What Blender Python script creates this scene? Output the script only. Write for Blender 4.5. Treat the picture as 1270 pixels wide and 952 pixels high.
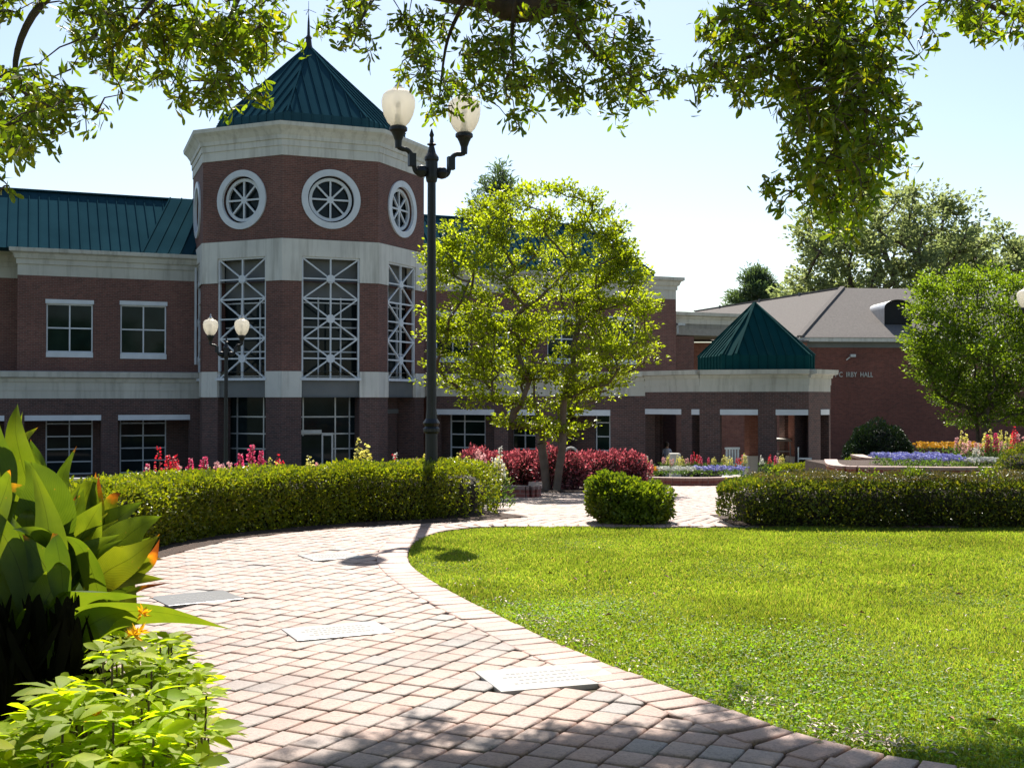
import bpy, math, random
import numpy as np
from mathutils import Vector, Matrix
random.seed(7); rng = np.random.default_rng(7)
R = math.radians
scn = bpy.context.scene
for o in list(bpy.data.objects): bpy.data.objects.remove(o)

# ------------------------------------------------------------------ camera
F, YH, H = 1450.0, 495.0, 1.6
PITCH = math.atan((YH-476.0)/F)
cam_d = bpy.data.cameras.new('camera'); cam = bpy.data.objects.new('camera', cam_d)
scn.collection.objects.link(cam); scn.camera = cam
cam.location = (0, 0, H); cam.rotation_euler = (math.pi/2 + PITCH, 0, 0)
cam_d.sensor_width = 36; cam_d.lens = 36*F/1270; cam_d.clip_start = .05; cam_d.clip_end = 4000
scn.render.resolution_x = 1024; scn.render.resolution_y = 767
# ------------------------------------------------------------------ light
SUN_EL, SUN_AZ = 50.0, -1.5        # azimuth from +Y, towards +X positive
w = bpy.data.worlds.new('World'); scn.world = w; w.use_nodes = True
nt = w.node_tree; nt.nodes.clear()
sky = nt.nodes.new('ShaderNodeTexSky'); sky.sky_type = 'NISHITA'; sky.sun_disc = False
sky.sun_elevation = R(SUN_EL); sky.sun_rotation = R(SUN_AZ)
sky.air_density = 1.0; sky.dust_density = 0.8; sky.ozone_density = 0.35; sky.altitude = 50
bg = nt.nodes.new('ShaderNodeBackground'); bg.inputs[1].default_value = 0.078
wo = nt.nodes.new('ShaderNodeOutputWorld')
nt.links.new(sky.outputs[0], bg.inputs[0]); nt.links.new(bg.outputs[0], wo.inputs[0])
sl = bpy.data.lights.new('sun', 'SUN'); sl.energy = 5.0; sl.angle = R(.53); sl.color = (1, .94, .84)
so = bpy.data.objects.new('sun', sl); scn.collection.objects.link(so)
sdir = Vector((math.sin(R(SUN_AZ))*math.cos(R(SUN_EL)), math.cos(R(SUN_AZ))*math.cos(R(SUN_EL)), math.sin(R(SUN_EL))))
so.rotation_euler = sdir.to_track_quat('Z', 'Y').to_euler(); so.location = (0, 20, 60)
vs = scn.view_settings; vs.view_transform = 'Standard'; vs.look = 'None'; vs.exposure = 1.05; vs.gamma = 1; vs.use_curve_mapping = False
scn.render.engine = 'CYCLES'
scn.cycles.max_bounces = 8; scn.cycles.transparent_max_bounces = 12

# ------------------------------------------------------------------ pixel <-> world helpers (photo pixels, 1270 x 952)
cp, sp_ = math.cos(PITCH), math.sin(PITCH)
def ray(px, py):
    u = (px-635)/F; v = (476-py)/F
    return Vector((u, cp - v*sp_, sp_ + v*cp))
def P(px, py, Y):
    d = ray(px, py); return Vector((0, 0, H)) + d*(Y/d.y)
TZ = [(-500, 0), (15.5, 0), (30, -.62), (46, -1.45), (50, -2.0), (52, -2.1), (5000, -2.1)]
def tz(y):
    for (a, za), (b, zb) in zip(TZ, TZ[1:]):
        if y <= b: return za + (zb-za)*(y-a)/(b-a)
    return -2.1
def G(px, py, z=0.0):
    d = ray(px, py); t = (z-H)/d.z; p = Vector((0, 0, H)) + d*t; return Vector((p.x, p.y, z))

# ------------------------------------------------------------------ mesh builder
class Fr:
    def __init__(s, ox, oy, ang): s.o = Vector((ox, oy)); s.a = R(ang); s.t = Vector((math.cos(s.a), math.sin(s.a))); s.b = Vector((-s.t.y, s.t.x))
    def p(s, u, w, z): q = s.o + s.t*u + s.b*w; return Vector((q.x, q.y, z))
    def uz(s, px, py, w=0.0):
        d = ray(px, py); o = s.o + s.b*w
        # (o - t*d).b == 0
        t = o.dot(s.b)/(Vector((d.x, d.y)).dot(s.b)); q = d*t
        return (Vector((q.x, q.y))-s.o).dot(s.t), H + q.z
class MB:
    def __init__(s): s.v = []; s.f = []
    def poly(s, pts):
        n = len(s.v); s.v += [tuple(p) for p in pts]; s.f.append(list(range(n, n+len(pts))))
    def hexa(s, c):   # 8 corners: bottom 4 ccw, top 4 ccw
        n = len(s.v); s.v += [tuple(p) for p in c]
        for q in ((3,2,1,0),(4,5,6,7),(0,1,5,4),(1,2,6,5),(2,3,7,6),(3,0,4,7)): s.f.append([n+i for i in q])
    def box(s, fr, u0, u1, w0, w1, z0, z1):
        if u0 > u1: u0, u1 = u1, u0
        if w0 > w1: w0, w1 = w1, w0
        if z0 > z1: z0, z1 = z1, z0
        s.hexa([fr.p(u0,w0,z0), fr.p(u1,w0,z0), fr.p(u1,w1,z0), fr.p(u0,w1,z0), fr.p(u0,w0,z1), fr.p(u1,w0,z1), fr.p(u1,w1,z1), fr.p(u0,w1,z1)])
    def beam(s, a, b, wdt, dep, up=None):   # box along a->b
        a = Vector(a); b = Vector(b); d = (b-a).normalized()
        up = Vector(up) if up is not None else Vector((0,0,1))
        x = d.cross(up)
        if x.length < 1e-4: x = Vector((1,0,0))
        x.normalize(); y = x.cross(d).normalized()
        x *= wdt/2; y *= dep/2
        s.hexa([a-x-y, a+x-y, b+x-y, b-x-y, a-x+y, a+x+y, b+x+y, b-x+y])
    def tube(s, pts, rad, n=8, cap=True):
        pts = [Vector(p) for p in pts]
        if not isinstance(rad, (list, tuple)): rad = [rad]*len(pts)
        base = len(s.v); ref = None
        for i, p in enumerate(pts):
            d = (pts[min(i+1, len(pts)-1)] - pts[max(i-1, 0)]).normalized()
            if ref is None:
                ref = d.orthogonal().normalized()
            ref = (ref - d*ref.dot(d)).normalized(); q = d.cross(ref)
            for k in range(n):
                a = 2*math.pi*k/n; s.v.append(tuple(p + (ref*math.cos(a)+q*math.sin(a))*rad[i]))
        for i in range(len(pts)-1):
            for k in range(n):
                a = base+i*n+k; b = base+i*n+(k+1)%n; s.f.append([a, b, b+n, a+n])
        if cap:
            s.f.append([base+k for k in range(n)][::-1]); s.f.append([base+(len(pts)-1)*n+k for k in range(n)])
    def lathe(s, c, prof, n=20):
        base = len(s.v)
        for r, z in prof:
            for k in range(n):
                a = 2*math.pi*k/n; s.v.append((c[0]+r*math.cos(a), c[1]+r*math.sin(a), c[2]+z))
        for i in range(len(prof)-1):
            for k in range(n):
                a = base+i*n+k; b = base+i*n+(k+1)%n; s.f.append([a, b, b+n, a+n])
        s.f.append([base+k for k in range(n)][::-1]); s.f.append([base+(len(prof)-1)*n+k for k in range(n)])
    def ring(s, fr, cu, cz, r0, r1, w0, w1, n=48):   # annulus in wall plane with thickness
        base = len(s.v)
        for k in range(n):
            a = 2*math.pi*k/n; c, q = math.cos(a), math.sin(a)
            for rr, ww in ((r0,w0),(r1,w0),(r1,w1),(r0,w1)): s.v.append(tuple(fr.p(cu+rr*c, ww, cz+rr*q)))
        for k in range(n):
            a = base+4*k; b = base+4*((k+1)%n)
            for i in range(4): j = (i+1)%4; s.f.append([a+i, a+j, b+j, b+i])
COL = scn.collection
def set_uv(me):
    nf = len(me.polygons)
    if nf == 0: return
    nl = len(me.loops)
    vi = np.empty(nl, 'i'); me.loops.foreach_get('vertex_index', vi)
    co = np.empty(len(me.vertices)*3, 'f'); me.vertices.foreach_get('co', co); co = co.reshape(-1,3)
    no = np.empty(nf*3, 'f'); me.polygons.foreach_get('normal', no); no = no.reshape(-1,3)
    lt = np.empty(nf, 'i'); me.polygons.foreach_get('loop_total', lt)
    n = np.repeat(no, lt, axis=0); p = co[vi]
    t = np.stack([-n[:,1], n[:,0], np.zeros(nl)], 1); L = np.linalg.norm(t, axis=1)
    flat = L < .35; L[L < 1e-6] = 1; t /= L[:,None]
    u = (p*t).sum(1); v = p[:,2]/np.maximum(L, .35)
    u = np.where(flat, p[:,0], u); v = np.where(flat, p[:,1], v)
    uv = me.uv_layers.new(name='UVMap'); uv.data.foreach_set('uv', np.stack([u, v], 1).astype('f').ravel())
ROOT = {}
def obj(name, mb, mat, parent=None, smooth=False, bevel=0):
    me = bpy.data.meshes.new(name)
    off = ROOT.get(parent.name, Vector((0,0,0))) if parent else Vector((0,0,0))
    me.from_pydata([(x-off.x, y-off.y, z-off.z) for x, y, z in mb.v] if parent else mb.v, [], mb.f); me.update()
    # consistent normals
    import bmesh
    bm = bmesh.new(); bm.from_mesh(me); bmesh.ops.recalc_face_normals(bm, faces=bm.faces); bm.to_mesh(me); bm.free()
    set_uv(me)
    o = bpy.data.objects.new(name, me); COL.objects.link(o)
    if mat: me.materials.append(mat)
    if smooth:
        me.polygons.foreach_set('use_smooth', [True]*len(me.polygons))
    if parent: o.parent = parent; ROOT[o.name] = off
    if bevel:
        b = o.modifiers.new('bevel', 'BEVEL'); b.width = bevel; b.segments = 2; b.limit_method = 'ANGLE'
    return o
def obj_split(name, mb, mat, parent=None, gap=.3):
    vid = {}; par = []
    def find(a):
        while par[a] != a: par[a] = par[par[a]]; a = par[a]
        return a
    keys = []
    for v in mb.v:
        k = (round(v[0],2),round(v[1],2),round(v[2],2))
        if k not in vid: vid[k] = len(par); par.append(len(par))
        keys.append(vid[k])
    for f in mb.f:
        r0_ = find(keys[f[0]])
        for i in f[1:]: par[find(keys[i])] = r0_
    comp = {}
    for f in mb.f: comp.setdefault(find(keys[f[0]]), []).append(f)
    cl = []
    for fs in comp.values():
        pts = np.array([mb.v[i] for f in fs for i in f]); cl.append([pts.min(0)-gap/2, pts.max(0)+gap/2, fs])
    ch = True
    while ch:
        ch = False
        for i in range(len(cl)):
            for j in range(i+1, len(cl)):
                if (cl[i][0] <= cl[j][1]).all() and (cl[j][0] <= cl[i][1]).all():
                    cl[i] = [np.minimum(cl[i][0],cl[j][0]), np.maximum(cl[i][1],cl[j][1]), cl[i][2]+cl[j][2]]; cl.pop(j); ch = True; break
            if ch: break
    out = []
    for _, _, fs in cl:
        m = MB(); mp = {}
        for f in fs:
            nf = []
            for i in f:
                if i not in mp: mp[i] = len(m.v); m.v.append(mb.v[i])
                nf.append(mp[i])
            m.f.append(nf)
        out.append(obj(name, m, mat, parent))
    return out
def tag(o, label, cat=None, group=None, kind=None):
    if label: o['label'] = label
    if cat: o['category'] = cat
    if group: o['group'] = group
    if kind: o['kind'] = kind
    return o
def thing(name, label, cat, loc=(0,0,0), group=None, rz=0):
    o = bpy.data.objects.new(name, None); COL.objects.link(o); o.location = loc; o.rotation_euler[2] = rz
    o.empty_display_size = .3
    ROOT[o.name] = Vector(loc) ; return tag(o, label, cat, group)
def local(o): ROOT[o.name] = Vector((0,0,0)); return o
def copy_tree(o, parent=None):
    c = o.copy(); COL.objects.link(c); c.parent = parent
    for ch in list(o.children): copy_tree(ch, c)
    return c
def numpy_mesh(name, V, Fc, mat, parent=None, k=None, smooth=False):
    """V (n,3) array, Fc (m,k) int array"""
    me = bpy.data.meshes.new(name); V = np.asarray(V, 'f'); Fc = np.asarray(Fc, 'i'); k = Fc.shape[1]
    if parent is not None:
        V = V - np.array(ROOT.get(parent.name, (0,0,0)), 'f')
    me.vertices.add(len(V)); me.vertices.foreach_set('co', V.ravel())
    me.loops.add(Fc.size); me.loops.foreach_set('vertex_index', Fc.ravel())
    me.polygons.add(len(Fc)); me.polygons.foreach_set('loop_start', np.arange(0, Fc.size, k, dtype='i')); me.polygons.foreach_set('loop_total', np.full(len(Fc), k, 'i'))
    if smooth: me.polygons.foreach_set('use_smooth', np.ones(len(Fc), bool))
    me.update(calc_edges=True)
    if mat: me.materials.append(mat)
    o = bpy.data.objects.new(name, me); COL.objects.link(o)
    if parent is not None: o.parent = parent; ROOT[o.name] = ROOT.get(parent.name, Vector((0,0,0)))
    return o
def norm(a): return a/np.maximum(np.linalg.norm(a, axis=1, keepdims=True), 1e-9)
def leaf_arrays(pos, axis, nrm, length, width, kind='rhomb', fold=.25, droop=.15):
    """one leaf per row. axis = direction of the blade, nrm = face direction"""
    pos = np.asarray(pos, float); n = len(pos); axis = norm(np.asarray(axis, float)); nrm = np.asarray(nrm, float)
    side = norm(np.cross(axis, nrm)); nn = norm(np.cross(side, axis))
    L = np.broadcast_to(length, (n,))[:,None]; W = np.broadcast_to(width, (n,))[:,None]
    if kind == 'rhomb':
        v = np.stack([pos, pos+axis*L*.5+side*W*.5+nn*W*fold, pos+axis*L-nn*L*droop, pos+axis*L*.5-side*W*.5+nn*W*fold], 1).reshape(-1,3)
        b = np.arange(n)[:,None]*4
        f = np.concatenate([b+np.array([[0,1,2]]), b+np.array([[0,2,3]])], 0)
        return v, f
    prof = [(0,0),(.22,.32),(.55,.5),(.82,.3),(1,0)] if kind == 'leaf' else [(0,0),(.3,.2),(.65,.5),(.88,.38),(1,0)]
    mid = [pos+axis*L*t-nn*L*droop*t*t for t, _ in prof]
    rows = [mid[0]]
    for i in (1,2,3):
        e = W*prof[i][1]
        rows += [mid[i]+side*e+nn*e*fold, mid[i], mid[i]-side*e+nn*e*fold]
    rows.append(mid[4])
    v = np.stack(rows, 1).reshape(-1,3); b = np.arange(n)[:,None]*11
    T = [(0,1,2),(0,2,3),(1,4,5),(1,5,2),(2,5,6),(2,6,3),(4,7,8),(4,8,5),(5,8,9),(5,9,6),(7,10,8),(8,10,9)]
    f = np.concatenate([b+np.array([t]) for t in T], 0)
    return v, f
def rdir(n): return norm(rng.normal(size=(n,3)))

# ------------------------------------------------------------------ materials
def nodes(name):
    m = bpy.data.materials.new(name); m.use_nodes = True; t = m.node_tree
    b = t.nodes['Principled BSDF']; return m, t, b
def N(t, ty, **kw):
    n = t.nodes.new(ty)
    for k, v in kw.items():
        if isinstance(k, str) and hasattr(n, k): setattr(n, k, v)
    return n
def ramp(t, src, stops):
    r = t.nodes.new('ShaderNodeValToRGB'); el = r.color_ramp.elements
    while len(el) < len(stops): el.new(.5)
    for e, (p, c) in zip(el, stops): e.position = p; e.color = (*c, 1) if len(c) == 3 else c
    t.links.new(src, r.inputs[0]); return r.outputs[0]
def noise(t, scale, detail=3, vec=None, rough=.55):
    n = t.nodes.new('ShaderNodeTexNoise'); n.inputs['Scale'].default_value = scale; n.inputs['Detail'].default_value = detail; n.inputs['Roughness'].default_value = rough
    if vec is None:
        tc = t.nodes.new('ShaderNodeTexCoord'); vec = tc.outputs['Object']
    t.links.new(vec, n.inputs['Vector']); return n.outputs['Fac']
def mixc(t, fac, a, b, mode='MIX'):
    m = t.nodes.new('ShaderNodeMix'); m.data_type = 'RGBA'; m.blend_type = mode
    for inp, val in ((m.inputs[0], fac), (m.inputs[6], a), (m.inputs[7], b)):
        if isinstance(val, (int, float)): inp.default_value = val
        elif isinstance(val, tuple): inp.default_value = (*val, 1)
        else: t.links.new(val, inp)
    return m.outputs[2]
def bump(t, b, h, strength=.3, dist=.01):
    n = t.nodes.new('ShaderNodeBump'); n.inputs['Strength'].default_value = strength; n.inputs['Distance'].default_value = dist
    t.links.new(h, n.inputs['Height']); t.links.new(n.outputs[0], b.inputs['Normal'])
def simple(name, c, c2=None, rough=.6, scale=6, metal=0, bs=0, spec=.5):
    m, t, b = nodes(name)
    c2 = c2 or tuple(x*.75 for x in c)
    t.links.new(ramp(t, noise(t, scale, 5), [(.3, c2), (.7, c)]), b.inputs['Base Color'])
    b.inputs['Roughness'].default_value = rough; b.inputs['Metallic'].default_value = metal; b.inputs['Specular IOR Level'].default_value = spec
    if 'stone' in name:
        tc = t.nodes.new('ShaderNodeTexCoord'); mp = t.nodes.new('ShaderNodeMapping'); mp.inputs['Scale'].default_value = (1.6,1.6,.12); t.links.new(tc.outputs['Object'], mp.inputs[0])
        old = b.inputs['Base Color'].links[0].from_socket; t.links.new(mixc(t, 1.0, old, ramp(t, noise(t, 2.2, 6, mp.outputs[0], .65), [(.32,(.72,.71,.69)),(.52,(1,1,1))]), 'MULTIPLY'), b.inputs['Base Color'])
    if bs: bump(t, b, noise(t, scale*12, 4), bs, .01)
    return m
def foliage(name, cols, trans=.5, rough=.45, tcol=None, spec=.5, patch=.8, tmul=1.6):
    """per-leaf colour; light passes through the blade"""
    m = bpy.data.materials.new(name); m.use_nodes = True; t = m.node_tree; t.nodes.clear()
    out = t.nodes.new('ShaderNodeOutputMaterial'); b = t.nodes.new('ShaderNodeBsdfPrincipled')
    g = t.nodes.new('ShaderNodeNewGeometry')
    k = len(cols); col = ramp(t, g.outputs['Random Per Island'], [(i/max(k-1,1), c) for i, c in enumerate(cols)])
    nz = noise(t, patch, 3)
    hv = t.nodes.new('ShaderNodeHueSaturation'); t.links.new(col, hv.inputs['Color'])
    mr = t.nodes.new('ShaderNodeMapRange'); mr.inputs[1].default_value = .3; mr.inputs[2].default_value = .7; mr.inputs[3].default_value = .7; mr.inputs[4].default_value = 1.25
    t.links.new(nz, mr.inputs[0]); t.links.new(mr.outputs[0], hv.inputs['Value'])
    t.links.new(hv.outputs[0], b.inputs['Base Color']); b.inputs['Roughness'].default_value = rough; b.inputs['Specular IOR Level'].default_value = spec
    tr = t.nodes.new('ShaderNodeBsdfTranslucent')
    tc = mixc(t, 1.0, hv.outputs[0], tcol or (1.5*tmul/1.6, 1.6*tmul/1.6, .5), 'MULTIPLY')
    t.links.new(tc, tr.inputs['Color'])
    mx = t.nodes.new('ShaderNodeMixShader'); mx.inputs[0].default_value = trans
    t.links.new(b.outputs[0], mx.inputs[1]); t.links.new(tr.outputs[0], mx.inputs[2]); t.links.new(mx.outputs[0], out.inputs[0])
    return m
def brick(name, c1, c2, mortar, scale=1.0):
    m, t, b = nodes(name)
    uv = t.nodes.new('ShaderNodeUVMap')
    br = t.nodes.new('ShaderNodeTexBrick'); t.links.new(uv.outputs[0], br.inputs['Vector'])
    br.inputs['Scale'].default_value = 1; br.inputs['Brick Width'].default_value = .215*scale; br.inputs['Row Height'].default_value = .075*scale
    br.inputs['Mortar Size'].default_value = .006*scale; br.inputs['Mortar Smooth'].default_value = .3
    br.inputs['Color1'].default_value = (*c1,1); br.inputs['Color2'].default_value = (*c2,1); br.inputs['Mortar'].default_value = (*mortar,1); br.inputs['Bias'].default_value = -.1
    n1 = noise(t, .35, 5); n2 = noise(t, 6, 4)
    a = mixc(t, 1.0, br.outputs['Color'], ramp(t, n1, [(.3,(.78,.76,.76)),(.7,(1.12,1.1,1.08))]), 'MULTIPLY')
    a = mixc(t, 1.0, a, ramp(t, n2, [(.3,(.85,.85,.85)),(.7,(1.1,1.1,1.1))]), 'MULTIPLY')
    t.links.new(a, b.inputs['Base Color']); b.inputs['Roughness'].default_value = .85
    bump(t, b, br.outputs['Fac'], -.6, .008)
    return m
M = {}
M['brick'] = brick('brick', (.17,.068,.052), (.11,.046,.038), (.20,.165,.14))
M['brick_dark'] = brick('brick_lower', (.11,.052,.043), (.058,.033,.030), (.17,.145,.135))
M['brick_hall'] = brick('brick_hall', (.19,.058,.04), (.125,.04,.03), (.16,.105,.085))
M['brick_bed'] = brick('brick_bed', (.36,.11,.08), (.26,.08,.06), (.35,.28,.24))
M['brick_lit_tint'] = brick('brick_lit_tint', (.34,.13,.09), (.25,.09,.065), (.30,.22,.18))  # warm light put into the brick colour, for rear piers and back wall
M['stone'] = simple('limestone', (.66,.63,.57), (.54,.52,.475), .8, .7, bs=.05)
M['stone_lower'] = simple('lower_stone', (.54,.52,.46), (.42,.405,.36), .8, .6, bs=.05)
M['white'] = simple('white_paint', (.64,.66,.69), (.54,.56,.59), .5, 2)
M['panel'] = simple('spandrel_panel', (.15,.155,.155), (.11,.115,.115), .6, 1)
M['soffit'] = simple('soffit', (.3,.28,.25), None, .8)
M['teal'] = simple('teal_metal', (.020,.060,.080), (.015,.046,.062), .95, .5, spec=.0)
M['teal_light'] = simple('teal_seam', (.015,.07,.08), None, .7, .5, spec=.06)
M['green_metal'] = simple('green_metal', (.006,.05,.05), (.005,.038,.04), .9, .5, spec=.03)
M['iron'] = simple('black_iron', (.008,.010,.012), (.005,.006,.007), .5, 8, bs=.1)
M['shingle'] = simple('shingle', (.165,.15,.14), (.115,.105,.10), .95, 9, bs=.4, spec=.1)
M['metal_grey'] = simple('grey_metal', (.45,.46,.47), None, .4, 3, metal=.5)
M['mulch'] = simple('mulch', (.085,.045,.028), (.03,.017,.012), .95, 22, bs=1)
M['soil'] = simple('soil', (.12,.085,.05), (.05,.035,.022), .95, 5, bs=1)
M['sand'] = simple('joint_sand', (.12,.085,.055), (.045,.045,.022), .95, 14, bs=.6)
M['granite'] = None
M['wood_white'] = simple('white_wood', (.66,.66,.62), None, .5, 4)
M['bark'] = simple('bark', (.14,.10,.075), (.05,.036,.028), .9, 9, bs=1)
M['bark_crape'] = simple('smooth_bark', (.17,.12,.085), (.10,.07,.05), .75, 5, bs=.4)
M['concrete'] = simple('concrete', (.44,.42,.38), (.34,.32,.29), .85, 3, bs=.2)
def glass_mat(name, c=(.006,.010,.011), rough=.05, spec=.13):
    m, t, b = nodes(name); b.inputs['Base Color'].default_value = (*c,1); b.inputs['Roughness'].default_value = rough; b.inputs['Specular IOR Level'].default_value = spec
    t.links.new(ramp(t, noise(t, .9, 4), [(.35, c), (.75, tuple(x*2.6 for x in c))]), b.inputs['Base Color'])
    return m
M['glass'] = glass_mat('window_glass')
M['glass_green'] = glass_mat('window_glass_greenish', (.005,.011,.009))
M['inside'] = simple('dim_interior', (.10,.085,.06), (.03,.027,.02), .9, 1.2)
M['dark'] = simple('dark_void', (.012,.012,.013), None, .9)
# paver
def paver_mat(name, base):
    m, t, b = nodes(name)
    g = t.nodes.new('ShaderNodeNewGeometry')
    c = ramp(t, g.outputs['Random Per Island'], base)
    c = mixc(t, 1.0, c, ramp(t, noise(t, 60, 4, rough=.7), [(.32,(.62,.6,.6)),(.5,(1,1,1)),(.72,(1.25,1.22,1.2))]), 'MULTIPLY')
    c = mixc(t, 1.0, c, ramp(t, noise(t, 1.1, 6), [(.3,(.70,.69,.68)),(.5,(1,1,1)),(.7,(1.12,1.1,1.08))]), 'MULTIPLY')
    t.links.new(c, b.inputs['Base Color']); b.inputs['Roughness'].default_value = .58
    bump(t, b, noise(t, 120, 4, rough=.7), .55, .006); return m
M['paver'] = paver_mat('clay_paver', [(0,(.27,.16,.12)),(.3,(.29,.19,.15)),(.55,(.235,.18,.155)),(.8,(.30,.19,.145)),(1,(.185,.165,.155))])
M['paver_edge'] = paver_mat('edge_paver', [(0,(.31,.19,.15)),(.5,(.34,.22,.18)),(1,(.27,.19,.16))])
def plaque_mat(name, c, letters=1.0):
    m, t, b = nodes(name)
    cc = mixc(t, 1.0, c, ramp(t, noise(t, 90, 4, rough=.8), [(.3,(.8,.8,.8)),(.7,(1.1,1.1,1.1))]), 'MULTIPLY')
    t.links.new(cc, b.inputs['Base Color']); b.inputs['Roughness'].default_value = .33; return m
M['plaque_white'] = plaque_mat('pale_granite', (.42,.40,.38))
M['plaque_grey'] = plaque_mat('grey_granite', (.17,.165,.16))
M['engrave'] = simple('engraved_line', (.24,.235,.23), None, .8, 40)
# foliage
M['f_hedge'] = foliage('hedge_leaves', [(.07,.10,.010),(.15,.18,.014),(.25,.26,.018),(.09,.12,.012),(.31,.28,.02)], .38, .4, patch=1.2, tmul=2.0)
M['f_hedge_brown'] = foliage('trimmed_leaves', [(.07,.075,.02),(.14,.105,.04),(.05,.075,.015),(.17,.13,.06),(.11,.12,.02)], .3, .45, tcol=(1.4,1.3,.6))
M['f_hedge_dark'] = foliage('dark_hedge_leaves', [(.04,.06,.012),(.08,.11,.014),(.15,.16,.018),(.05,.075,.013),(.26,.22,.03)], .45, .35)
M['f_bush'] = foliage('bush_leaves', [(.05,.085,.012),(.11,.15,.016),(.21,.24,.02),(.07,.11,.014)], .4, .4, tmul=2.0)
M['f_red'] = foliage('burgundy_leaves', [(.09,.028,.036),(.28,.08,.095),(.52,.27,.28),(.14,.04,.05),(.08,.035,.04)], .4, .35, tcol=(1.8,.8,.9))
M['f_crape'] = foliage('bright_leaves', [(.10,.13,.014),(.17,.20,.018),(.25,.27,.024),(.13,.16,.016),(.20,.21,.022)], .6, .4, patch=.6, tmul=2.4)
M['f_right'] = foliage('mid_leaves', [(.055,.09,.014),(.10,.145,.018),(.16,.205,.024),(.065,.105,.014)], .55, .4, patch=.5, tmul=2)
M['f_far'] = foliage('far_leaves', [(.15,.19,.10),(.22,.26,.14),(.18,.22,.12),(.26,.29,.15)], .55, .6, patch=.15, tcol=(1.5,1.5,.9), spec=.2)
M['f_pine'] = foliage('pine_needles', [(.07,.11,.08),(.11,.16,.11),(.09,.13,.095)], .4, .5)
M['f_oak'] = foliage('oak_leaves', [(.06,.10,.012),(.105,.15,.014),(.16,.20,.018),(.08,.12,.012),(.24,.21,.02)], .55, .35, patch=.9, tmul=2.4)
M['f_darkbush'] = foliage('dark_evergreen', [(.010,.022,.009),(.018,.036,.012),(.013,.028,.010)], .15, .45)
M['f_lime'] = foliage('lime_leaves', [(.24,.31,.014),(.36,.42,.022),(.18,.25,.014),(.45,.46,.03)], .6, .6, patch=3, tmul=2.2, spec=.25)
M['f_grass'] = foliage('grass_blades', [(.115,.175,.022),(.155,.22,.028),(.20,.26,.038),(.125,.185,.024),(.30,.27,.09)], .5, .6, tcol=(2.2,2.1,.9), patch=.9, spec=.2)
M['f_clover'] = foliage('clover_leaves', [(.11,.20,.02),(.15,.25,.026),(.20,.30,.03)], .55, .5, patch=1.5, spec=.3, tmul=2)
M['f_bed'] = foliage('bedding_leaves', [(.06,.12,.03),(.10,.17,.04),(.14,.19,.07)], .45, .45)
def petals(name, cols, tc): return foliage(name, cols, .45, .5, tcol=tc, patch=4)
M['p_pink'] = petals('pink_petals', [(.55,.06,.16),(.65,.12,.22),(.45,.03,.10)], (1.4,.9,1.1))
M['p_red'] = petals('red_petals', [(.5,.02,.05),(.6,.05,.08)], (1.5,.8,.8))
M['p_pale'] = petals('pale_pink_petals', [(.62,.36,.36),(.68,.45,.42),(.6,.3,.33)], (1.2,1,1))
M['p_yellow'] = petals('yellow_petals', [(.65,.58,.10),(.7,.66,.25)], (1.2,1.2,.8))
M['p_white'] = petals('white_petals', [(.7,.7,.64),(.75,.74,.7)], (1.1,1.1,1))
M['p_orange'] = petals('marigold_petals', [(.75,.40,.01),(.8,.52,.02)], (1.3,1.1,.6))
M['p_blue'] = petals('blue_petals', [(.30,.30,.62),(.50,.50,.76),(.22,.20,.50),(.62,.62,.80)], (1,1,1.3))
M['twig'] = simple('twigs', (.05,.038,.022), (.025,.02,.012), .95, 12, bs=.8)
M['petal_litter'] = simple('dry_leaf_litter', (.62,.54,.44), (.42,.33,.24), .7, 30)
M['brown_leaf'] = simple('brown_leaf', (.28,.09,.03), (.16,.05,.02), .7, 30)

# ================================================================== SETTING
# ground sheet
mb = MB(); ys = [-400, 15.5, 22, 30, 38, 46, 50, 52, 70, 120, 300, 3000]
for a, b in zip(ys, ys[1:]):
    mb.poly([(-2500,a,tz(a)-.02),(2500,a,tz(a)-.02),(2500,b,tz(b)-.02),(-2500,b,tz(b)-.02)])
m, t, b_ = nodes('ground')
c = ramp(t, noise(t, .6, 6), [(.35,(.055,.05,.028)),(.6,(.07,.10,.025))]); t.links.new(c, b_.inputs['Base Color']); b_.inputs['Roughness'].default_value = .95
bump(t, b_, noise(t, 25, 5), .8, .03)
tag(obj('ground', mb, m), None, kind='structure')

# lawn outline (world XY)
edge_px = [(640,655),(600,655.5),(565,658.5),(535,665),(514,676),(507,689),(511,703),(530,719),(566,740),(620,767),(700,805),(800,845),(900,882),(1000,918),(1160,952)]
edge = [G(*p) for p in edge_px]
edge = [Vector((p.x, p.y)) for p in edge] + [Vector((2.6,4.72)), Vector((3.6,4.35)), Vector((5.5,3.9)), Vector((9,3.4))]
def catmull(pts, n=8, closed=False):
    out = []
    for i in range(len(pts)-1):
        p0 = pts[max(i-1,0)]; p1 = pts[i]; p2 = pts[i+1]; p3 = pts[min(i+2, len(pts)-1)]
        for k in range(n):
            s = k/n; out.append(.5*((2*p1)+(-1*p0+p2)*s+(2*p0-5*p1+4*p2-p3)*s*s+(-1*p0+3*p1-3*p2+p3)*s**3))
    out.append(pts[-1]); return out
edge_s = catmull(edge, 8)
lawn_far = G(640,655).y
lawn_poly = edge_s + [Vector((13,3.4)), Vector((13, lawn_far)), ]
mb = MB(); mb.poly([(p.x, p.y, .004) for p in lawn_poly])
m, t, b_ = nodes('lawn')
c = ramp(t, noise(t, 1.3, 6), [(.3,(.07,.10,.018)),(.7,(.10,.15,.022))])
t.links.new(c, b_.inputs['Base Color']); b_.inputs['Roughness'].default_value = .95; bump(t, b_, noise(t, 60, 4), 1, .02)
tag(obj('lawn', mb, m), None, kind='structure')
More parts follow.
